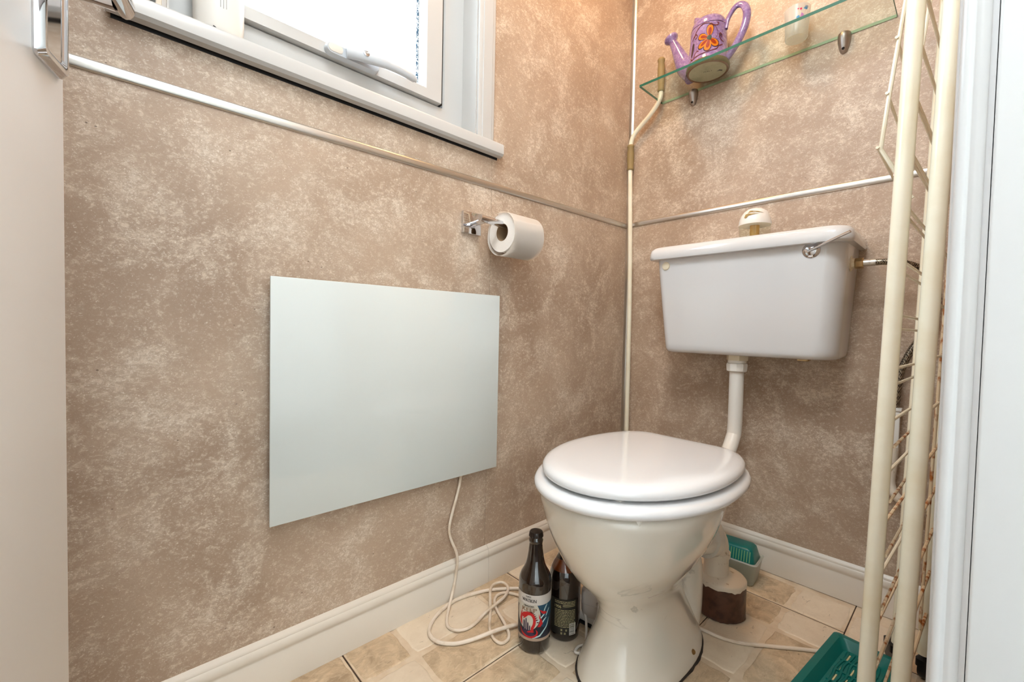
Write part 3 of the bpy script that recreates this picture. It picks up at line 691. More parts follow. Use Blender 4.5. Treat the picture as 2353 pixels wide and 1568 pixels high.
def stroke(b, pts, wd, c, r, az, z0, off, taper=True, sub=4):
    P = smooth_path([(u, v, 0) for u, v in pts], sub); N_ = len(P); L_, R2 = [], []
    for i in range(N_):
        d = (P[min(i+1, N_-1)]-P[max(i-1, 0)]).normalized(); nn_ = Vector((-d.y, d.x, 0)); t = i/(N_-1)
        k = wd*0.5*((1-abs(2*t-1)**3)*0.9+0.1 if taper else 1)
        L_.append(P[i]+nn_*k); R2.append(P[i]-nn_*k)
    A = [b.verts.new(wrap([(p.x, p.y)], c, r, az, z0, off)[0]) for p in L_]; B = [b.verts.new(wrap([(p.x, p.y)], c, r, az, z0, off)[0]) for p in R2]
    for i in range(N_-1): b.faces.new((A[i], A[i+1], B[i+1], B[i]))
def fanpoly(b, poly, c, r, az, z0, off):
    cu = sum(p[0] for p in poly)/len(poly); cv = sum(p[1] for p in poly)/len(poly); fine_ = []
    for p, q in zip(poly, poly[1:]+poly[:1]):
        m_ = max(1, int(math.hypot(q[0]-p[0], q[1]-p[1])/0.0035)+1)
        fine_ += [(p[0]+(q[0]-p[0])*k/m_, p[1]+(q[1]-p[1])*k/m_) for k in range(m_)]
    K_ = max(1, int(max(math.hypot(p[0]-cu, p[1]-cv) for p in fine_)/0.0045)+1)
    rings_ = [[b.verts.new(wrap([(cu+(p[0]-cu)*(K_-k)/K_, cv+(p[1]-cv)*(K_-k)/K_)], c, r, az, z0, off)[0]) for p in fine_] for k in range(K_)]
    cvn = b.verts.new(wrap([(cu, cv)], c, r, az, z0, off)[0]); n_ = len(fine_)
    for A_, B_ in zip(rings_, rings_[1:]):
        for i in range(n_): b.faces.new((A_[i], A_[(i+1) % n_], B_[(i+1) % n_], B_[i]))
    for i in range(n_): b.faces.new((rings_[-1][i], rings_[-1][(i+1) % n_], cvn))
def text_geo(txt, size, width=None):
    cu = bpy.data.curves.new('txt', 'FONT'); cu.body = txt; cu.size = size; cu.align_x = 'LEFT'
    o = bpy.data.objects.new('txt', cu); C.objects.link(o)
    dg = bpy.context.evaluated_depsgraph_get(); me = bpy.data.meshes.new_from_object(o.evaluated_get(dg))
    V = [(v.co.x, v.co.y) for v in me.vertices]; F = [tuple(p.vertices) for p in me.polygons]
    bpy.data.objects.remove(o); bpy.data.curves.remove(cu); bpy.data.meshes.remove(me)
    if width and V:
        x0 = min(v[0] for v in V); x1 = max(v[0] for v in V); k = width/(x1-x0)
        V = [((x-x0)*k, y) for x, y in V]
    return V, F
def text_wrap(b, txt, size, width, u0, v0, c, r, az, z0, off, bold=0):
    V, F = text_geo(txt, size, width)
    for du in ([0, bold, -bold] if bold else [0]):
        vs_ = [b.verts.new(p) for p in wrap([(u+u0+du, v+v0) for u, v in V], c, r, az, z0, off + abs(du)*0.01)]
        for f in F:
            try: b.faces.new([vs_[i] for i in f])
            except ValueError: pass
def fmat(name, rgb, rough=0.5): return mat(name, hx(*rgb), rough)

c1 = (0.271, -0.778); B1 = Thing('beer_bottle', 'full dark beer bottle with black cap and red dragon label', 'bottle', (c1[0], c1[1], 0))
b = BM(); lathe(b, (c1[0], c1[1], 0.0005), [(0.030, 0), (0.0345, 0.001), (0.0375, 0.006), (0.0378, 0.02), (0.0378, 0.155), (0.0365, 0.164), (0.0325, 0.174), (0.0265, 0.184), (0.0225, 0.194), (0.0195, 0.207), (0.0172, 0.222), (0.0155, 0.238), (0.0150, 0.242), (0.0165, 0.2435), (0.0168, 0.250), (0.0150, 0.2525), (0.0140, 0.262)], n=44)
B1.part(b, 'glass', M_bot, smooth=50)
b = BM(); n = 42
def capring(z, r, q): return [(c1[0]+(r+(q if i % 2 else -q))*math.cos(2*PI*i/n), c1[1]+(r+(q if i % 2 else -q))*math.sin(2*PI*i/n), z) for i in range(n)]
loft(b, [capring(0.2575, 0.0165, 0.0006), capring(0.2655, 0.0158, 0.0003), capring(0.2685, 0.0145, 0), capring(0.2697, 0.011, 0), capring(0.270, 0.004, 0)]); B1.part(b, 'crown_cap', mat('black_cap', hx(34, 24, 20), 0.35), smooth=30)
r1 = 0.0378; z0 = 0.033; H = 0.105
b = BM(); patch(b, c1, r1, CAMD, -0.1, 0.1, z0, z0+H, 0.0002, 40); lb = B1.part(b, 'label', fmat('navy_label', (26, 30, 44), 0.4), smooth=60)
def lp(name, rgb, fn, off):
    b = BM(); fn(b, off); return B1.part(b, name, fmat('ink_%d_%d_%d' % rgb, rgb, 0.45), lb, 60)
lp('label_band', (196, 189, 182), lambda b, o: patch(b, c1, r1, CAMD, -0.1, 0.1, z0+0.0825, z0+H, o, 40), 0.0004)
lp('label_band', (166, 142, 124), lambda b, o: patch(b, c1, r1, CAMD, -0.1, 0.1, z0, z0+0.0065, o, 40), 0.0004)
def sky(b, o):   # deep blue sky wedge upper right
    fanpoly(b, [(0.006, 0.0825), (0.012, 0.074), (0.018, 0.060), (0.026, 0.052), (0.05, 0.05), (0.05, 0.0825)], c1, r1, CAMD, z0, o)
    fanpoly(b, [(0.010, 0.040), (0.022, 0.030), (0.036, 0.034), (0.044, 0.048), (0.03, 0.052)], c1, r1, CAMD, z0, o)
lp('night_sky', (22, 68, 92), sky, 0.0004)
def moon(b, o):
    fanpoly(b, [(-0.016+0.030*math.cos(t)*1.0, 0.058+0.034*math.sin(t)) for t in [2*PI*i/36 for i in range(36)] if 0.058+0.034*math.sin(t) < 0.084], c1, r1, CAMD, z0, o)
    fanpoly(b, [(-0.050, 0.0824), (0.0065, 0.0824), (0.010, 0.075), (-0.012, 0.07), (-0.050, 0.072)], c1, r1, CAMD, z0, o)
lp('moon', (190, 184, 170), moon, 0.0005)
def castle(b, o):
    for u, w2, h0, h1 in ((-0.024, 0.004, 0.016, 0.046), (-0.019, 0.003, 0.016, 0.052), (-0.0145, 0.0035, 0.016, 0.043), (-0.010, 0.003, 0.018, 0.037)):
        fanpoly(b, [(u-w2/2, h0), (u+w2/2, h0), (u+w2/2, h1-0.004), (u, h1), (u-w2/2, h1-0.004)], c1, r1, CAMD, z0, o)
    fanpoly(b, [(-0.034, 0.007), (0.0, 0.007), (0.002, 0.016), (-0.008, 0.022), (-0.03, 0.022)], c1, r1, CAMD, z0, o)
lp('castle', (54, 42, 66), castle, 0.0006)
def clouds(b, o):
    for pts in ([(0.004, 0.009), (0.014, 0.014), (0.022, 0.022), (0.032, 0.032), (0.038, 0.048)], [(0.002, 0.044), (0.010, 0.048), (0.018, 0.056), (0.026, 0.062)],
                [(0.022, 0.066), (0.026, 0.074), (0.032, 0.082)], [(0.014, 0.036), (0.022, 0.046), (0.030, 0.052)], [(-0.004, 0.007), (0.008, 0.011), (0.016, 0.013)], [(0.028, 0.054), (0.034, 0.064), (0.040, 0.070)]):
        stroke(b, pts, 0.0034, c1, r1, CAMD, z0, o)
lp('clouds', (176, 204, 206), clouds, 0.0007)
def dragon(b, o):
    stroke(b, [(-0.030, 0.052), (-0.024, 0.056), (-0.016, 0.061), (-0.006, 0.061), (0.0, 0.052), (0.0, 0.040), (-0.004, 0.030), (-0.004, 0.024)], 0.0062, c1, r1, CAMD, z0, o, False)
    stroke(b, [(-0.034, 0.025), (-0.030, 0.016), (-0.02, 0.010), (-0.008, 0.009), (0.003, 0.013), (0.007, 0.020), (0.004, 0.027)], 0.0046, c1, r1, CAMD, z0, o)
    stroke(b, [(-0.016, 0.019), (-0.008, 0.022), (0.0, 0.022)], 0.004, c1, r1, CAMD, z0, o)
    fanpoly(b, [(-0.030, 0.068), (-0.034, 0.056), (-0.037, 0.044), (-0.033, 0.034), (-0.029, 0.030), (-0.030, 0.044)], c1, r1, CAMD, z0, o)
    fanpoly(b, [(0.012, 0.073), (0.018, 0.069), (0.027, 0.066), (0.031, 0.062), (0.024, 0.060), (0.017, 0.064)], c1, r1, CAMD, z0, o)
    fanpoly(b, [(0.010, 0.064), (0.013, 0.056), (0.018, 0.047), (0.020, 0.040), (0.014, 0.033), (0.007, 0.033), (0.012, 0.038), (0.014, 0.045), (0.011, 0.054)], c1, r1, CAMD, z0, o)
    fanpoly(b, [(-0.031, 0.056), (-0.026, 0.062), (-0.016, 0.066), (-0.008, 0.066), (-0.014, 0.058), (-0.022, 0.050), (-0.027, 0.046), (-0.024, 0.053)], c1, r1, CAMD, z0, o)
lp('dragon', (184, 24, 28), dragon, 0.0009)
def spikes(b, o):
    for i in range(8):
        t = i/7; u = -0.012+0.017*t; v = 0.066-0.020*t*t
        fanpoly(b, [(u, v), (u+0.0075, v+0.004-0.007*t), (u+0.002, v-0.004)], c1, r1, CAMD, z0, o)
lp('dragon_spines', (96, 14, 22), spikes, 0.0008)
lp('lettering', (26, 22, 24), lambda b, o: (text_wrap(b, 'WATKIN', 0.0108, 0.034, -0.030, 0.0885, c1, r1, CAMD, z0, o, 0.0002), text_wrap(b, 'TOMOS', 0.0055, 0.013, -0.021, 0.0985, c1, r1, CAMD, z0, o, 0.0001), text_wrap(b, "DRAGON'S", 0.0056, 0.024, -0.025, 0.0772, c1, r1, CAMD, z0, o, 0.0002)), 0.0010)
lp('lettering', (134, 106, 84), lambda b, o: text_wrap(b, 'KEEP', 0.0125, 0.034, -0.029, 0.0668, c1, r1, CAMD, z0, o, 0.0006), 0.0011)

c2 = (0.293, -0.696); B2 = Thing('beer_bottle', 'amber beer bottle with gold neck foil and black back label', 'bottle', (c2[0], c2[1], 0))
b = BM(); lathe(b, (c2[0], c2[1], 0.0005), [(0.030, 0), (0.0345, 0.001), (0.0375, 0.006), (0.038, 0.02), (0.0385, 0.10), (0.0382, 0.135), (0.0365, 0.152), (0.0325, 0.165), (0.0265, 0.178), (0.0205, 0.188), (0.0170, 0.197), (0.0160, 0.206)], n=44)
B2.part(b, 'glass', M_bot, smooth=50)
b = BM(); lathe(b, (c2[0], c2[1], 0.0), [(0.03305, 0.165), (0.0275, 0.1772), (0.0235, 0.1835), (0.0208, 0.1885)], n=44, cap0=False, cap1=False); B2.part(b, 'empty_shoulder', M_bot2, smooth=50, label='orange-brown glass above the beer line')
b = BM(); lathe(b, (c2[0], c2[1], 0.0), [(0.0172, 0.2045), (0.0175, 0.206), (0.0165, 0.216), (0.0162, 0.22), (0.0150, 0.245), (0.0150, 0.262), (0.0155, 0.264), (0.0155, 0.272), (0.012, 0.2745)], n=30); B2.part(b, 'neck_foil', mat('pale_gold_foil', hx(196, 182, 146), 0.3, 0.8), smooth=50)
b = BM(); lathe(b, (c2[0], c2[1], 0.0), [(0.01745, 0.2125), (0.0173, 0.2155)], n=30, cap0=False, cap1=False); B2.part(b, 'foil_band', fmat('black_ink', (26, 24, 22)), smooth=50)
r2_ = 0.0386; zb = 0.020; az2 = CAMD + 0.06
b = BM(); patch(b, c2, r2_, az2, -0.045, 0.026, zb, zb+0.085, 0.0003, 30); l2 = B2.part(b, 'back_label', fmat('black_label', (30, 28, 24), 0.4), smooth=60)
b = BM()
for k in range(16):
    v = 0.079 - k*0.0036 - (0.006 if k > 3 else 0)
    if k in (2, 3):
        patch(b, c2, r2_, az2, -0.008, 0.022, zb+v, zb+v+0.0011, 0.0006, 10); continue
    u = -0.028
    while u < 0.021:
        e = min(u+random.uniform(0.003, 0.009), 0.0225)
        patch(b, c2, r2_, az2, u, e, zb+v, zb+v+0.0012, 0.0006, 4); u = e+0.0011
text_wrap(b, '1906', 0.0095, 0.016, -0.028, 0.0640, c2, r2_, az2, zb, 0.0006)
for (u, v) in ((-0.012, 0.014), (-0.001, 0.014), (-0.012, 0.006), (-0.004, 0.006)):
    for q in range(4):
        patch(b, c2, r2_, az2, u+(q % 2)*0.0022, u+(q % 2)*0.0022+0.0015, zb+v+(q//2)*0.0026-0.004, zb+v+(q//2)*0.0026-0.0022, 0.0006, 3)
B2.part(b, 'label_print', fmat('pale_ink', (182, 172, 128)), l2, 60)
b = BM(); patch(b, c2, r2_, az2, 0.008, 0.0245, zb+0.0, zb+0.028, 0.0006, 8); B2.part(b, 'barcode', fmat('barcode_white', (206, 202, 192)), l2, 60)
b = BM()
for k in range(15): patch(b, c2, r2_, az2, 0.0085, 0.0215, zb+0.0015+k*0.0017, zb+0.0015+k*0.0017+random.choice((0.0005, 0.0009, 0.0011)), 0.0008, 6)
B2.part(b, 'barcode_bars', fmat('black_ink', (26, 24, 22)), l2, 60)

# ---- extension socket and plug behind the pan
es = Thing('extension_socket', 'white and black extension socket on the floor behind the bottles', 'extension lead', (0.31, -0.62, 0))
Me = Matrix.Translation((0.245, -0.622, 0)) @ Matrix.Rotation(math.radians(6), 4, 'Z')
b = BM(); box(b, -0.10, 0.10, -0.026, 0.032, 0.0015, 0.013, 0.003); bmesh.ops.transform(b, matrix=Me, verts=b.verts); es.part(b, 'base', fmat('black_plastic', (22, 22, 26), 0.4))
b = BM(); box(b, -0.10, 0.10, -0.027, 0.033, 0.013, 0.036, 0.004); bmesh.ops.transform(b, matrix=Me, verts=b.verts); es.part(b, 'socket_body', M_wplastic)
pl = Thing('plug_adaptor', 'grey plug pushed in the extension socket beside the amber bottle', 'plug', (0.330, -0.625, 0.036))
b = BM(); Mp = Matrix.Translation((0.330, -0.632, 0.036)) @ Matrix.Rotation(math.radians(20), 4, 'Z')
def rr_loft(b, rows, r, n=5): loft(b, [rrect(-a, a, -c_, c_, z, r*min(a, c_), n) for a, c_, z in rows])
rr_loft(b, [(0.021, 0.018, 0.0), (0.024, 0.021, 0.008), (0.025, 0.022, 0.012), (0.0255, 0.0225, 0.013), (0.0265, 0.0235, 0.034)], 0.7)
bmesh.ops.transform(b, matrix=Mp, verts=b.verts); pl.part(b, 'collar', M_grey, smooth=40)
b = BM(); rr_loft(b, [(0.025, 0.022, 0.034), (0.026, 0.0225, 0.05), (0.0255, 0.022, 0.062), (0.020, 0.018, 0.069), (0.012, 0.012, 0.071)], 0.6)
bmesh.ops.transform(b, matrix=Mp, verts=b.verts); pl.part(b, 'plug_top', M_grey, smooth=50)
b = BM(); tube(b, [(0.352, -0.640, 0.078), (0.366, -0.650, 0.076), (0.375, -0.652, 0.072)], 0.0065, 12, 3); pl.part(b, 'cord_grip', M_grey)
b = BM(); tube(b, [(0.305, -0.634, 0.074), (0.312, -0.648, 0.06), (0.329, -0.656, 0.035), (0.343, -0.672, 0.015), (0.362, -0.700, 0.008), (0.366, -0.726, 0.006), (0.356, -0.731, 0.0055), (0.352, -0.712, 0.006), (0.362, -0.690, 0.006), (0.372, -0.670, 0.006)], 0.003, 10, 6)
tag(finish(b, 'thin_flex', M_cablew), 'thin white flex looping down behind the amber bottle', 'cable')
b = BM(); tube(b, [(0.13, -0.42, 0.0045), (0.2, -0.47, 0.0045), (0.255, -0.53, 0.0045), (0.29, -0.575, 0.008), (0.30, -0.598, 0.020)], 0.0032, 10, 5)
tag(finish(b, 'blue_flex', M_blue), 'short blue flex behind the plug adaptor', 'cable')
b = BM(); tube(b, [(0.40, -0.375, 0.0045), (0.455, -0.405, 0.0045), (0.495, -0.432, 0.0045), (0.529, -0.433, 0.0045), (0.564, -0.428, 0.0045), (0.598, -0.413, 0.0045), (0.635, -0.383, 0.0045), (0.672, -0.352, 0.0045), (0.708, -0.321, 0.0045), (0.75, -0.29, 0.0045), (0.80, -0.255, 0.0045), (0.86, -0.21, 0.0045)], 0.0042, 10, 5)
tag(finish(b, 'floor_cable', M_cable), 'cream cable running over the floor from the pan to the teal tray', 'cable')

# ---- teal lidded litter / storage box
tb = Thing('storage_tub', 'small translucent tub with teal ribbed basket by the skirting', 'tub', (0.49, -0.12, 0))
Mt = Matrix.Translation((0.482, -0.112, 0)) @ Matrix.Rotation(math.radians(4), 4, 'Z')
b = BM(); hw, hd = 0.062, 0.045
loft(b, [rrect(-hw+k, hw-k, -hd+k, hd-k, z, 0.012) for k, z in ((0.012, 0.001), (0.009, 0.004), (0.0, 0.066), (-0.003, 0.069), (0.0, 0.072), (0.004, 0.070), (0.008, 0.03), (0.012, 0.006))], True, True, True)
bmesh.ops.transform(b, matrix=Mt, verts=b.verts); tb.part(b, 'tub', M_tray2, smooth=50)
b = BM(); loft(b, [rrect(-hw+k, hw-k, -hd+k, hd-k, z, 0.012) for k, z in ((0.008, 0.048), (0.006, 0.07), (0.014, 0.102), (0.018, 0.1065), (0.024, 0.108))])
bmesh.ops.transform(b, matrix=Mt, verts=b.verts); bk = tb.part(b, 'basket', M_teal, smooth=50)
b = BM()
for k in range(13):
    x = -0.044 + k*0.0072; vs_ = []
    loft(b, [[(x, -hd+0.0066, 0.071), (x+0.0022, -hd+0.0066, 0.071), (x+0.0022, -hd+0.0056, 0.071), (x, -hd+0.0056, 0.071)],
             [(x, -hd+0.0141, 0.1005), (x+0.0022, -hd+0.0141, 0.1005), (x+0.0022, -hd+0.0131, 0.1005), (x, -hd+0.0131, 0.1005)]])
bmesh.ops.transform(b, matrix=Mt, verts=b.verts); tb.part(b, 'rib', fmat('pale_teal', (120, 168, 120), 0.35), bk, 0)['kind'] = 'stuff'

# ---- teal tray by the rack
tr = Thing('plastic_tray', 'teal plastic slotted tray lying on the floor by the wire rack', 'tray', (0.80, -0.36, 0))
Mr = Matrix.Translation((0.749, -0.238, 0)) @ Matrix.Rotation(math.radians(-96), 4, 'Z')
Lx, Wy = 0.30, 0.13
b = BM()
loft(b, [rrect(k, Lx-k, k, Wy-k, z, 0.012) for k, z in ((0.010, 0.002), (0.006, 0.010), (0.0, 0.030), (0.0, 0.033), (0.004, 0.034), (0.014, 0.034), (0.024, 0.020), (0.027, 0.0155))])
bmesh.ops.transform(b, matrix=Mr, verts=b.verts); tp = tr.part(b, 'tray_shell', M_teal, smooth=45)
b = BM()
for k in range(7):
    yy = 0.036 + k*0.0095
    pts = [(0.034+0.0, yy + 0.004*math.sin(j*1.1+k), 0.0172) for j in range(1)]
    tube(b, [(0.036 + j*0.0255, yy + 0.0022*math.sin(j*1.7+k*0.9), 0.0162) for j in range(10)], 0.0030, 6, 2)
for k in range(5): box(b, 0.07+k*0.045, 0.074+k*0.045, 0.032, 0.098, 0.0155, 0.0185)
bmesh.ops.transform(b, matrix=Mr, verts=b.verts); tr.part(b, 'ribs', M_teal, tp, 50)['kind'] = 'stuff'
b = BM()
for k in range(3):
    for j in range(5):
        x = 0.042+j*0.045; yy = 0.0405+k*0.019; box(b, x, x+0.024, yy, yy+0.0026, 0.0156, 0.0164)
bmesh.ops.transform(b, matrix=Mr, verts=b.verts); tr.part(b, 'slots', fmat('slot_showing_floor', (206, 196, 150), 0.5), tp, 0)['kind'] = 'stuff'

# ---- folded cream wire rack / trolley
rk = Thing('wire_rack', 'folded cream tubular rack on black castors by the right wall', 'rack', (0.87, -0.38, 0))
def post(x0, y0_, x1, y1_, za, zb_, r):
    b = BM(); tube(b, [(x0, y0_, za), (x1, y1_, zb_)], r, 20); return rk.part(b, 'post', M_cream, smooth=60)
zt = 1.62
fx = lambda x74, z: x74 + 0.0205*(z-0.74)
NL, NR, FL_, FR_ = (0.859, -0.566), (0.9015, -0.564), (0.8735, -0.235), (0.9155, -0.235)
for (x, y), r in ((NL, 0.0120), (NR, 0.0122), (FL_, 0.0108), (FR_, 0.0108)):
    post(fx(x, 0.062), y, fx(x, zt), y, 0.062, zt, r)
b = BM(); tube(b, [(fx(NL[0], zt), NL[1], zt-0.01), (fx(FL_[0], zt), FL_[1], zt-0.01)], 0.0102, 16); tube(b, [(fx(NR[0], zt), NR[1], zt-0.01), (fx(FR_[0], zt), FR_[1], zt-0.01)], 0.0102, 16)
rk.part(b, 'top_rail', M_cream)
for side, (A, B_), zo in (('l', (NL, FL_), 0.0), ('r', (NR, FR_), 0.02)):
    k = 0
    for i in range(16):
        z = 0.135 + 0.0915*i + zo
        if z > zt-0.03: break
        b = BM(); tube(b, [(fx(A[0], z), A[1], z), (fx(B_[0], z), B_[1], z)], 0.0028, 8); rk.part(b, 'wire', M_rust if (i < 5 and side == 'r') or i in (1, 3) else M_cream)
        if 5 < i < 12 and side == 'l':
            b = BM(); tube(b, [(fx(A[0], z)+0.006, A[1], z-0.024), (fx(B_[0], z)+0.004, B_[1], z-0.024)], 0.0024, 8); rk.part(b, 'wire', M_cream)
        if i < 6 and side == 'l':
            b = BM(); tube(b, [(fx(A[0], z)+0.012, A[1], z-0.034), (fx(B_[0], z)+0.008, B_[1], z-0.034)], 0.0024, 8); rk.part(b, 'wire', M_rust)
for yv, dx in ((-0.33, 0.008), (-0.30, 0.006), (-0.44, 0.004)):
    b = BM(); tube(b, [(fx(NR[0], 0.2)+dx, yv, 0.16), (fx(NR[0], 1.5)+dx, yv, 1.5)], 0.0024, 8); rk.part(b, 'upright_wire', M_rust)
# leaning wire flap on the near left
b = BM(); fy0, fy1 = -0.50, -0.25
def fpx(z): return 0.825 + (z-1.074)*0.105
tube(b, [(0.851, fy0+0.02, 1.020), (0.826, fy0, 1.072), (fpx(1.16), fy0, 1.16), (fpx(1.5), fy0, 1.5)], 0.0034, 8)
tube(b, [(0.851, fy1-0.0, 1.035), (0.826, fy1, 1.074), (fpx(1.5), fy1, 1.5)], 0.0034, 8); flap = rk.part(b, 'flap', M_cream)
for k in range(5):
    z = 1.074+0.0915*k; b = BM(); tube(b, [(fpx(z)-0.003, fy0-0.006, z), (fpx(z)-0.003, fy1+0.004, z)], 0.0026, 8); rk.part(b, 'wire', M_cream, flap)
for (x, y), az in (((0.850, -0.205), 0.5), ((0.905, -0.215), -0.3)):
    b = BM(); M3 = Matrix.Translation((x, y, 0)) @ Matrix.Rotation(az, 4, 'Z')
    lathe(b, (-0.008, 0, 0.0205), [(0.0185, 0), (0.020, 0.003), (0.020, 0.013), (0.0185, 0.016)], (1, 0, 0), 24)
    loft(b, [rrect(-0.012, 0.012, -0.022, 0.020, z, 0.008) for z in (0.030, 0.046)] + [rrect(-0.007, 0.007, -0.008, 0.008, z, 0.006) for z in (0.050, 0.064)])
    bmesh.ops.transform(b, matrix=M3, verts=b.verts); rk.part(b, 'castor', fmat('black_rubber', (24, 23, 24), 0.35))
for (x, y) in ((0.846, -0.566), (0.889, -0.564)):
    b = BM(); lathe(b, (x, y, 0.0005), [(0.011, 0), (0.0125, 0.002), (0.0125, 0.03), (0.011, 0.063)], n=16); rk.part(b, 'rubber_foot', fmat('black_rubber', (24, 23, 24), 0.35))

# ---- cream pole with olive sleeves in the corner
pc = Thing('corner_pole', 'cream bent tubular pole with olive sleeves in the room corner', 'pole', (0.034, -0.03, 0))
b = BM(); tube(b, [(0.037, -0.028, 0.002), (0.034, -0.028, 0.84), (0.020, -0.028, 1.36), (0.019, -0.028, 1.44), (0.022, -0.028, 1.468), (0.035, -0.028, 1.492), (0.062, -0.028, 1.515), (0.095, -0.028, 1.540), (0.122, -0.028, 1.567), (0.137, -0.028, 1.592), (0.139, -0.028, 1.62), (0.139, -0.028, 1.64)], 0.0085, 16, 4); pc.part(b, 'tube', M_cream, smooth=60)
sl = [(0.0105, 0), (0.0125, 0.003), (0.0122, 0.008), (0.0108, 0.011), (0.0128, 0.04), (0.0128, 0.07), (0.0110, 0.092), (0.0128, 0.095), (0.0132, 0.099), (0.012, 0.103), (0.008, 0.106)]
b = BM(); lathe(b, (0.0205, -0.028, 1.358), [(r*1.02, h*0.92) for r, h in sl], (-0.01, 0, 1), 20); pc.part(b, 'sleeve', M_olive, smooth=50)
b = BM(); lathe(b, (0.139, -0.028, 1.612), [(r, h*1.15) for r, h in sl], (-0.02, 0, 1), 20); pc.part(b, 'sleeve', M_olive, smooth=50)

# ---- glass shelf
gs = Thing('glass_shelf', 'clear glass shelf with green front edge on the back wall', 'shelf', (0.45, -0.08, 1.578))
def gz(x): return 1.5795 - 0.010*(x-0.13)/0.65
b = BM(); ys0, ys1 = -0.160, -0.002
sxa, sxb = 0.131, 0.784
G = [[b.verts.new((x, y, gz(x)+dz)) for (y, dz) in ((ys0, 0), (ys1, 0), (ys1, 0.008), (ys0, 0.008))] for x in (sxa, sxb)]
F_ = []
for i in range(4):
    j = (i+1) % 4; F_.append(b.faces.new((G[0][i], G[0][j], G[1][j], G[1][i])))
b.faces.new(G[0][::-1]); b.faces.new(G[1])
plt = gs.part(b, 'glass_plate', M_shelf, smooth=0)
b = BM()
for (ya, yb_, xa, xb_) in ((ys0-0.0006, ys0, sxa, sxb), (ys0, ys1, sxa-0.0004, sxa), (ys0, ys1, sxb, sxb+0.0004)):
    V8 = [b.verts.new((x, y, gz(x)+dz)) for x in (xa, xb_) for y in (ya, yb_) for dz in (0, 0.008)]
    for f in [(0, 1, 3, 2), (4, 6, 7, 5), (0, 4, 5, 1), (2, 3, 7, 6), (0, 2, 6, 4), (1, 5, 7, 3)]: b.faces.new([V8[i] for i in f])
gs.part(b, 'glass_edge', M_edge, plt, 0, 'green polished edge')
b = BM(); V8 = [b.verts.new((x, y, gz(x)+dz)) for x in (sxa, sxb) for y in (ys1, ys1+0.0006) for dz in (0, 0.008)]
for f in [(0, 1, 3, 2), (4, 6, 7, 5), (0, 4, 5, 1), (2, 3, 7, 6), (0, 2, 6, 4), (1, 5, 7, 3)]: b.faces.new([V8[i] for i in f])
gs.part(b, 'glass_edge', M_edge2, plt, 0, 'pale rear edge against the wall')
for x in (0.249, 0.674):
    b = BM(); rings = []
    for k, (dz, rx, ry) in enumerate(((0.008, 0.0145, 0.020), (0.004, 0.0155, 0.022), (-0.004, 0.0155, 0.022), (-0.012, 0.0150, 0.020), (-0.024, 0.0130, 0.016), (-0.034, 0.0105, 0.0125), (-0.041, 0.0078, 0.009), (-0.044, 0.004, 0.005))):
        rings.append([(x+rx*math.cos(PI*i/12), -ry*math.sin(PI*i/12)-0.0005, gz(x)+dz-0.002) for i in range(13)])
    R_ = [[b.verts.new(p) for p in r] for r in rings]
    for a_, c_ in zip(R_, R_[1:]):
        for i in range(12): b.faces.new((a_[i], a_[i+1], c_[i+1], c_[i]))
        b.faces.new((a_[0], c_[0], c_[12], a_[12]))
    b.faces.new(R_[0]); b.faces.new(R_[-1][::-1]); gs.part(b, 'bracket', M_steel, smooth=50)
    b = BM(); lathe(b, (x, -0.012, gz(x)-0.0365), [(0.0035, 0), (0.0035, 0.0016)], (0, -0.75, -0.6), 12); gs.part(b, 'screw', M_black)

# ---- ornamental watering can
M_lil = bpy.data.materials.new('mottled_lilac_glaze'); M_lil.use_nodes = True
t = NT(M_lil); pb = M_lil.node_tree.nodes['Principled BSDF']
f1 = t.ramp(t.noise(t.mapping((1, 1, 1)), 38, 6, 0.7, 0.6), 0.36, 0.64); f2 = t.ramp(t.noise(t.mapping((1, 1, 1)), 140, 4, 0.6), 0.5, 0.7)
cc = t.mix(f1, hx(112, 84, 136), hx(152, 124, 166)); cc = t.mix(t.math('MULTIPLY', f2, 0.5), cc, hx(186, 162, 188))
t.l(cc, pb.inputs['Base Color']); pb.inputs['Roughness'].default_value = 0.12; pb.inputs['Coat Weight'].default_value = 0.8; pb.inputs['Coat Roughness'].default_value = 0.03
wc_c = (0.327, -0.076); wz = 1.5847
wc = Thing('watering_can', 'small lilac glazed watering can ornament on the glass shelf', 'ornament', (wc_c[0], wc_c[1], wz))
PR = [(0.0600, 0.0), (0.0645, 0.003), (0.0655, 0.010), (0.0640, 0.016), (0.0610, 0.024), (0.0580, 0.05), (0.0560, 0.09), (0.0550, 0.125), (0.0535, 0.137), (0.0505, 0.148), (0.0470, 0.155), (0.0440, 0.156), (0.0430, 0.150), (0.045, 0.10)]
b = BM(); lathe(b, (wc_c[0], wc_c[1], wz), [p for p in PR if p[1] >= 0.016 or p[0] < 0.046], n=44, cap0=False, cap1=False); wcb = wc.part(b, 'body', M_lil, smooth=60)
b = BM(); lathe(b, (wc_c[0], wc_c[1], wz), [(0.0612, 0.0004), (0.0645, 0.003), (0.0657, 0.006), (0.0659, 0.010), (0.0644, 0.0165)], n=44, cap0=False, cap1=False); wc.part(b, 'foot_band', fmat('olive_glaze', (92, 84, 44), 0.2), wcb, 60)
b = BM(); lathe(b, (wc_c[0], wc_c[1], wz), [(0.0555, 0.0012), (0.0575, 0.0), (0.0612, 0.0), (0.0640, 0.003)], n=44, cap0=False, cap1=False); wc.part(b, 'foot_ring', fmat('brown_clay', (128, 82, 56), 0.5), wcb, 60)
b = BM(); lathe(b, (wc_c[0], wc_c[1], wz), [(0.0562, 0.0009), (0.0562, 0.004)], n=44); wc.part(b, 'underside', mat('cream_clay', hx(206, 196, 172), 0.5, var=(24, hx(176, 164, 138), 0.5, 0.75)), wcb, 30)
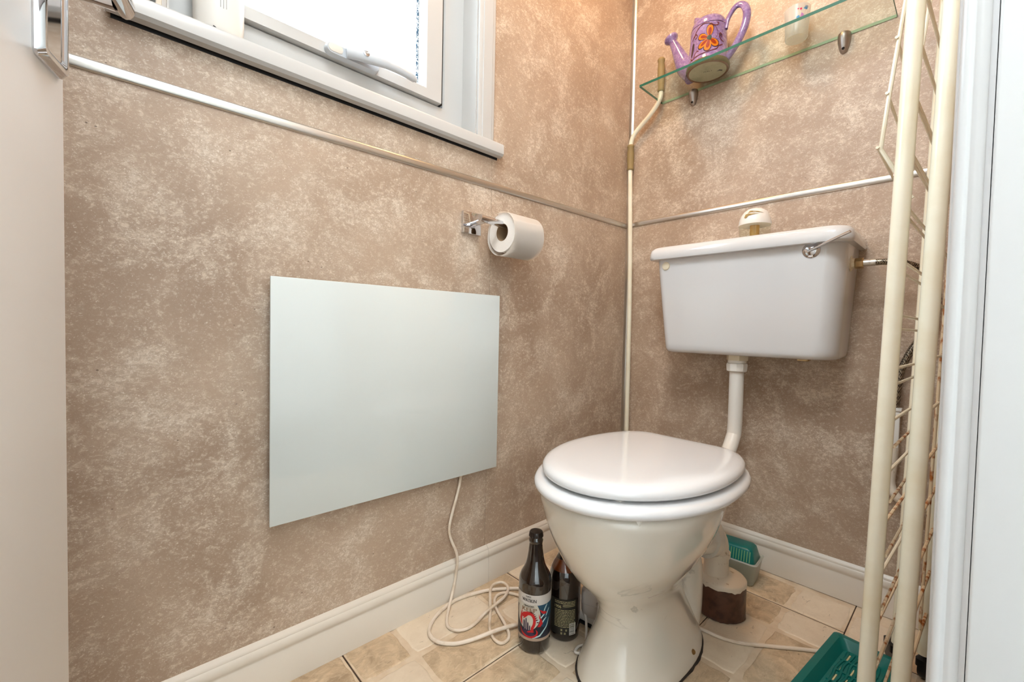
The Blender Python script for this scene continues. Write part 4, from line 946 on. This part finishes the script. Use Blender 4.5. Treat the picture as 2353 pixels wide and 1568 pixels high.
# lip rising at the front of the mouth
b = BM(); V = []
for i in range(15):
    a = math.radians(150 + 110*i/14); h = 0.155 + 0.020*math.sin(PI*i/14)
    V.append([(wc_c[0]+r*math.cos(a), wc_c[1]+r*math.sin(a), wz+z) for r, z in ((0.0475, 0.150), (0.046, h), (0.043, h), (0.0435, 0.150))])
loft(b, V); wc.part(b, 'lip', M_lil, wcb, 60)
# spout
b = BM(); tube(b, [(wc_c[0]-0.045, wc_c[1], wz+0.020), (wc_c[0]-0.072, wc_c[1]-0.002, wz+0.045), (wc_c[0]-0.090, wc_c[1]-0.004, wz+0.082), (wc_c[0]-0.106, wc_c[1]-0.006, wz+0.120), (wc_c[0]-0.120, wc_c[1]-0.008, wz+0.150)],
     lambda t: 0.026*(1-t)**1.3+0.0125, 20, 6); sp_ = wc.part(b, 'spout', M_lil, smooth=60)
ax = Vector((-0.42, -0.06, 0.9)).normalized()
b = BM(); lathe(b, (wc_c[0]-0.116, wc_c[1]-0.0075, wz+0.142), [(0.0125, 0), (0.0150, 0.008), (0.021, 0.014), (0.0235, 0.019), (0.0225, 0.023), (0.004, 0.0265)], tuple(ax), 24); wc.part(b, 'rose', M_lil, sp_, 60)
# handle
b = BM(); tube(b, [(wc_c[0]+0.053, wc_c[1], wz+0.112), (wc_c[0]+0.060, wc_c[1], wz+0.142), (wc_c[0]+0.082, wc_c[1]-0.002, wz+0.166), (wc_c[0]+0.104, wc_c[1]-0.003, wz+0.160), (wc_c[0]+0.116, wc_c[1]-0.003, wz+0.132), (wc_c[0]+0.111, wc_c[1]-0.003, wz+0.094), (wc_c[0]+0.092, wc_c[1]-0.002, wz+0.056), (wc_c[0]+0.070, wc_c[1], wz+0.030), (wc_c[0]+0.058, wc_c[1], wz+0.018)],
     lambda t: 0.0062+0.002*math.sin(PI*t), 14, 6, True, lambda t: 0.0095+0.002*math.sin(PI*t)); wc.part(b, 'handle', M_lil, smooth=60)
AZ = math.atan2(-0.93, 0.33)
def rad(v):
    for (ra, ha), (rb, hb_) in zip(PR[3:], PR[4:]):
        if ha <= v <= hb_: return ra+(rb-ra)*(v-ha)/(hb_-ha)
    return 0.056
def onbody(u, v, off): a = AZ + u/0.057; r = rad(v)+off; return (wc_c[0]+r*math.cos(a), wc_c[1]+r*math.sin(a), wz+v)
def bstroke(b, pts, wd, off, sub=5):
    off += 0.0005
    P = smooth_path([(u, v, 0) for u, v in pts], sub); N_ = len(P); A, B = [], []
    for i in range(N_):
        d = (P[min(i+1, N_-1)]-P[max(i-1, 0)]).normalized(); k = wd/2
        A.append(b.verts.new(onbody(P[i].x-d.y*k, P[i].y+d.x*k, off))); B.append(b.verts.new(onbody(P[i].x+d.y*k, P[i].y-d.x*k, off)))
    for i in range(N_-1): b.faces.new((A[i], A[i+1], B[i+1], B[i]))
def petal(b, cu, cv, ang, L_, W_, off, n=18):
    pts = []
    for i in range(n):
        t_ = 2*PI*i/n; x_ = 0.5*L_*(1+math.cos(t_)) ; y_ = 0.5*W_*math.sin(t_)*(0.55+0.45*(x_/L_))*1.25
        pts.append((cu + x_*math.cos(ang)-y_*math.sin(ang), cv + x_*math.sin(ang)+y_*math.cos(ang)))
    c0 = b.verts.new(onbody(sum(p[0] for p in pts)/n, sum(p[1] for p in pts)/n, off)); vs_ = [b.verts.new(onbody(p[0], p[1], off)) for p in pts]
    for i in range(n): b.faces.new((vs_[i], vs_[(i+1) % n], c0))
fu, fv = 0.006, 0.076
petals = [(1.50, 0.036, 0.019), (2.75, 0.030, 0.018), (3.85, 0.034, 0.017), (4.55, 0.036, 0.019), (5.45, 0.032, 0.020)]
for nm, rgb, kL, kW, of in (('petal_outline', (60, 40, 60), 1.08, 1.2, 0.0006), ('petal', (200, 114, 20), 1.0, 1.0, 0.0009), ('petal_centre', (142, 48, 12), 0.78, 0.5, 0.0012)):
    b = BM()
    for a, L_, W_ in petals: petal(b, fu+0.004*math.cos(a), fv+0.004*math.sin(a), a, L_*kL, W_*kW, of)
    wc.part(b, nm, fmat('glaze_'+nm, rgb, 0.2), wcb, 60)
b = BM(); petal(b, fu-0.007, fv, 0, 0.014, 0.016, 0.0016); wc.part(b, 'flower_eye', fmat('dark_green_glaze', (52, 66, 40), 0.25), wcb, 60)
b = BM()
bstroke(b, [(-0.042, 0.095), (-0.034, 0.112), (-0.016, 0.124), (0.004, 0.122), (0.018, 0.114), (0.030, 0.114), (0.034, 0.120), (0.029, 0.122)], 0.0024, 0.0006)
bstroke(b, [(0.010, 0.122), (0.026, 0.106), (0.031, 0.088), (0.026, 0.074), (0.018, 0.070)], 0.0010, 0.0006)
bstroke(b, [(-0.052, 0.09), (-0.040, 0.102), (-0.032, 0.098), (-0.034, 0.090), (-0.040, 0.090)], 0.0024, 0.0006)
bstroke(b, [(-0.052, 0.035), (-0.046, 0.026), (-0.030, 0.029), (0.0, 0.032), (0.026, 0.038), (0.034, 0.048), (0.048, 0.055)], 0.0024, 0.0006)
bstroke(b, [(-0.038, 0.029), (-0.036, 0.040), (-0.028, 0.046), (-0.024, 0.042)], 0.0018, 0.0006)
bstroke(b, [(0.052, 0.064), (0.042, 0.070), (0.036, 0.082), (0.040, 0.090), (0.046, 0.084), (0.045, 0.076)], 0.0024, 0.0006)
bstroke(b, [(-0.056, 0.02), (-0.052, 0.026), (-0.044, 0.028)], 0.0016, 0.0006)
wc.part(b, 'scrollwork', fmat('rust_brown_glaze', (98, 36, 22), 0.25), wcb, 60)
b = BM(); petal(b, -0.050, 0.036, 1.45, 0.044, 0.011, 0.0006); wc.part(b, 'leaf', fmat('dark_leaf_glaze', (66, 44, 50), 0.25), wcb, 60); b = BM(); petal(b, 0.0400, 0.078, 1.4, 0.010, 0.005, 0.0012); wc.part(b, 'leaf', fmat('dark_leaf_glaze', (66, 44, 50), 0.25), wcb, 60)
b = BM()
for i in range(40):
    a0 = 2*PI*i/40; a1 = 2*PI*(i+1)/40
    q = [(0.0547, 0.1275), (0.0546, 0.1290)]
    vs_ = [b.verts.new((wc_c[0]+(r+0.0006)*math.cos(a), wc_c[1]+(r+0.0006)*math.sin(a), wz+z)) for a, (r, z) in ((a0, q[0]), (a1, q[0]), (a1, q[1]), (a0, q[1]))]
    b.faces.new(vs_)
wc.part(b, 'rim_line', fmat('dark_leaf_glaze', (66, 44, 50), 0.25), wcb, 60)
# mark on the underside
b = BM(); V, F = text_geo('ITALY', 0.011, 0.026)
for f in F:
    pass
ang = math.radians(20); vs_ = [b.verts.new((wc_c[0]-0.010+(x*math.cos(ang)-(-y)*math.sin(ang)), wc_c[1]-0.004+(x*math.sin(ang)+(-y)*math.cos(ang)), wz+0.0006)) for x, y in V]
for f in F: b.faces.new([vs_[i] for i in f])
u_ = [(0.022, 0.016), (0.034, 0.012), (0.040, 0.020), (0.036, 0.026), (0.030, 0.018)]
b.faces.new([b.verts.new((wc_c[0]+x, wc_c[1]+y, wz+0.0006)) for x, y in u_]); wc.part(b, 'maker_mark', fmat('grey_ink', (66, 62, 74)), wcb, 0)

# ---- frosted glass candle cup
cu_c = (0.5725, -0.062); cz = gz(0.572)+0.0082
gc = Thing('glass_cup', 'frosted glass cup with painted butterflies on the glass shelf', 'cup', (cu_c[0], cu_c[1], cz))
b = BM(); lathe(b, (cu_c[0], cu_c[1], cz+0.0003), [(0.0215, 0), (0.0265, 0.001), (0.028, 0.004), (0.0285, 0.02), (0.030, 0.05), (0.0325, 0.082), (0.0305, 0.0825), (0.0278, 0.05), (0.0265, 0.022), (0.024, 0.0165), (0.001, 0.0160)], n=36, cap1=False); gcb = gc.part(b, 'cup', M_frost, smooth=50)
def cpatch(nm, rgb, polys):
    b = BM()
    for P_ in polys: fanpoly(b, P_, cu_c, 0.0310, AZ, cz, 0.0004)
    gc.part(b, nm, fmat('cup_'+nm, rgb, 0.4), gcb, 60)
cpatch('blue_butterfly', (70, 140, 180), [[(0.012, 0.066), (0.018, 0.075), (0.026, 0.074), (0.022, 0.064)], [(0.0, 0.040), (-0.006, 0.046), (0.001, 0.05), (0.004, 0.045)]])
cpatch('pink_butterfly', (176, 120, 170), [[(0.004, 0.045), (0.008, 0.056), (0.014, 0.05), (0.010, 0.042)]])
cpatch('red_heart', (204, 40, 84), [[(0.003, 0.066), (0.006, 0.070), (0.009, 0.067), (0.006, 0.062)], [(-0.003, 0.068), (0.0, 0.071), (0.002, 0.068), (-0.001, 0.065)]])
cpatch('dots', (90, 90, 110), [[(0.012, 0.040), (0.014, 0.041), (0.0145, 0.0385)], [(0.017, 0.037), (0.019, 0.038), (0.0195, 0.0355)]])

# ---- air freshener on the cistern
af = Thing('air_freshener', 'white domed gel air freshener standing on the cistern lid', 'air freshener', (0.497, -0.14, 1.0135))
A0 = (0.500, -0.118, 1.0148)
b = BM(); lathe(b, A0, [(0.034, 0), (0.037, 0.002), (0.0395, 0.012), (0.0408, 0.030), (0.0412, 0.0425), (0.036, 0.0425)], n=36); afb = af.part(b, 'glass_base', M_clear, smooth=50)
b = BM(); lathe(b, A0, [(0.011, 0.002), (0.0125, 0.006), (0.0125, 0.0425)], n=20); af.part(b, 'gel', mat('amber_gel', hx(206, 162, 92), 0.3), afb)
DP = [(0.0425, 0.040), (0.0428, 0.045), (0.0405, 0.058), (0.036, 0.070), (0.029, 0.080), (0.019, 0.087), (0.009, 0.090), (0.001, 0.0905)]
b = BM(); lathe(b, A0, DP, n=40, cap0=True); afd = af.part(b, 'dome', mat('white_dome_plastic', hx(236, 230, 222), 0.3), smooth=60)
def drad(v):
    for (ra, ha), (rb, hb_) in zip(DP, DP[1:]):
        if ha <= v <= hb_: return ra+(rb-ra)*(v-ha)/(hb_-ha)
    return 0.04
b = BM(); ad = math.atan2(-1.387, 0.453)
for P_ in ([(-0.020, 0.052), (-0.016, 0.060), (-0.006, 0.059), (0.008, 0.056), (0.022, 0.050), (0.010, 0.0525), (-0.004, 0.0535), (-0.012, 0.055)], [(-0.026, 0.040), (-0.025, 0.050), (-0.016, 0.051), (-0.004, 0.050), (0.010, 0.048), (-0.006, 0.0465), (-0.016, 0.045), (-0.021, 0.038)]):
    vs_ = [b.verts.new((A0[0]+(drad(v+0.018)+0.0016)*math.cos(ad+u/0.036), A0[1]+(drad(v+0.018)+0.0016)*math.sin(ad+u/0.036), A0[2]+v+0.018)) for u, v in P_]
    n_ = len(vs_)
    for i in range(n_//2-1): b.faces.new((vs_[i], vs_[i+1], vs_[n_-2-i], vs_[n_-1-i]))
af.part(b, 'vent', fmat('olive_vent', (160, 134, 84), 0.4), afd, 0)

# ---- dispenser and box on the window sill
ds = Thing('spray_dispenser', 'white oval plastic dispenser standing on the window sill', 'dispenser', (-0.012, -1.353, 1.2585))
b = BM(); rings = []
for z, k, yo in ((0.0, 0.80, 0), (0.003, 0.88, 0), (0.012, 0.95, 0), (0.03, 0.99, 0), (0.06, 1.0, 0), (0.15, 1.0, 0), (0.18, 0.94, 0), (0.195, 0.8, 0), (0.20, 0.5, 0)):
    rings.append([(-0.018+0.030*k*math.cos(t_), -1.353+0.040*k*math.sin(t_), 1.259+z) for t_ in [2*PI*i/36 for i in range(36)]])
loft(b, rings); dsb = ds.part(b, 'body', M_wplastic, smooth=60)
b = BM()
for (u, l) in ((-0.004, 0.02), (0.004, 0.024), (0.012, 0.019)):
    a = 0.9-0+u*14; 
    x = -0.018+0.0303*math.cos(a-0.9); y = -1.353+0.0404*math.sin(a-0.9)
    box(b, x-0.0002, x+0.0006, y-0.0004, y+0.0004, 1.307-l*0.2, 1.43)
ds.part(b, 'seam', fmat('grey_seam', (150, 150, 150)), dsb, 0)
b = BM(); box(b, 0.004, 0.0085, -1.366, -1.356, 1.2605, 1.2675); box(b, 0.002, 0.0065, -1.345, -1.328, 1.2605, 1.2665); ds.part(b, 'foot_slot', M_black, dsb, 0)
bx = Thing('toiletry_carton', 'pale carton at the left end of the window sill', 'carton', (0.0, -1.468, 1.2585))
b = BM(); box(b, -0.03, 0.012, -1.497, -1.437, 1.259, 1.40, 0.003); bx.part(b, 'carton', mat('cream_card', hx(232, 222, 206), 0.5)); 
b = BM(); box(b, -0.028, 0.010, -1.495, -1.439, 1.40, 1.404, 0.001); bx.part(b, 'flap', mat('cream_card', hx(232, 222, 206), 0.5))
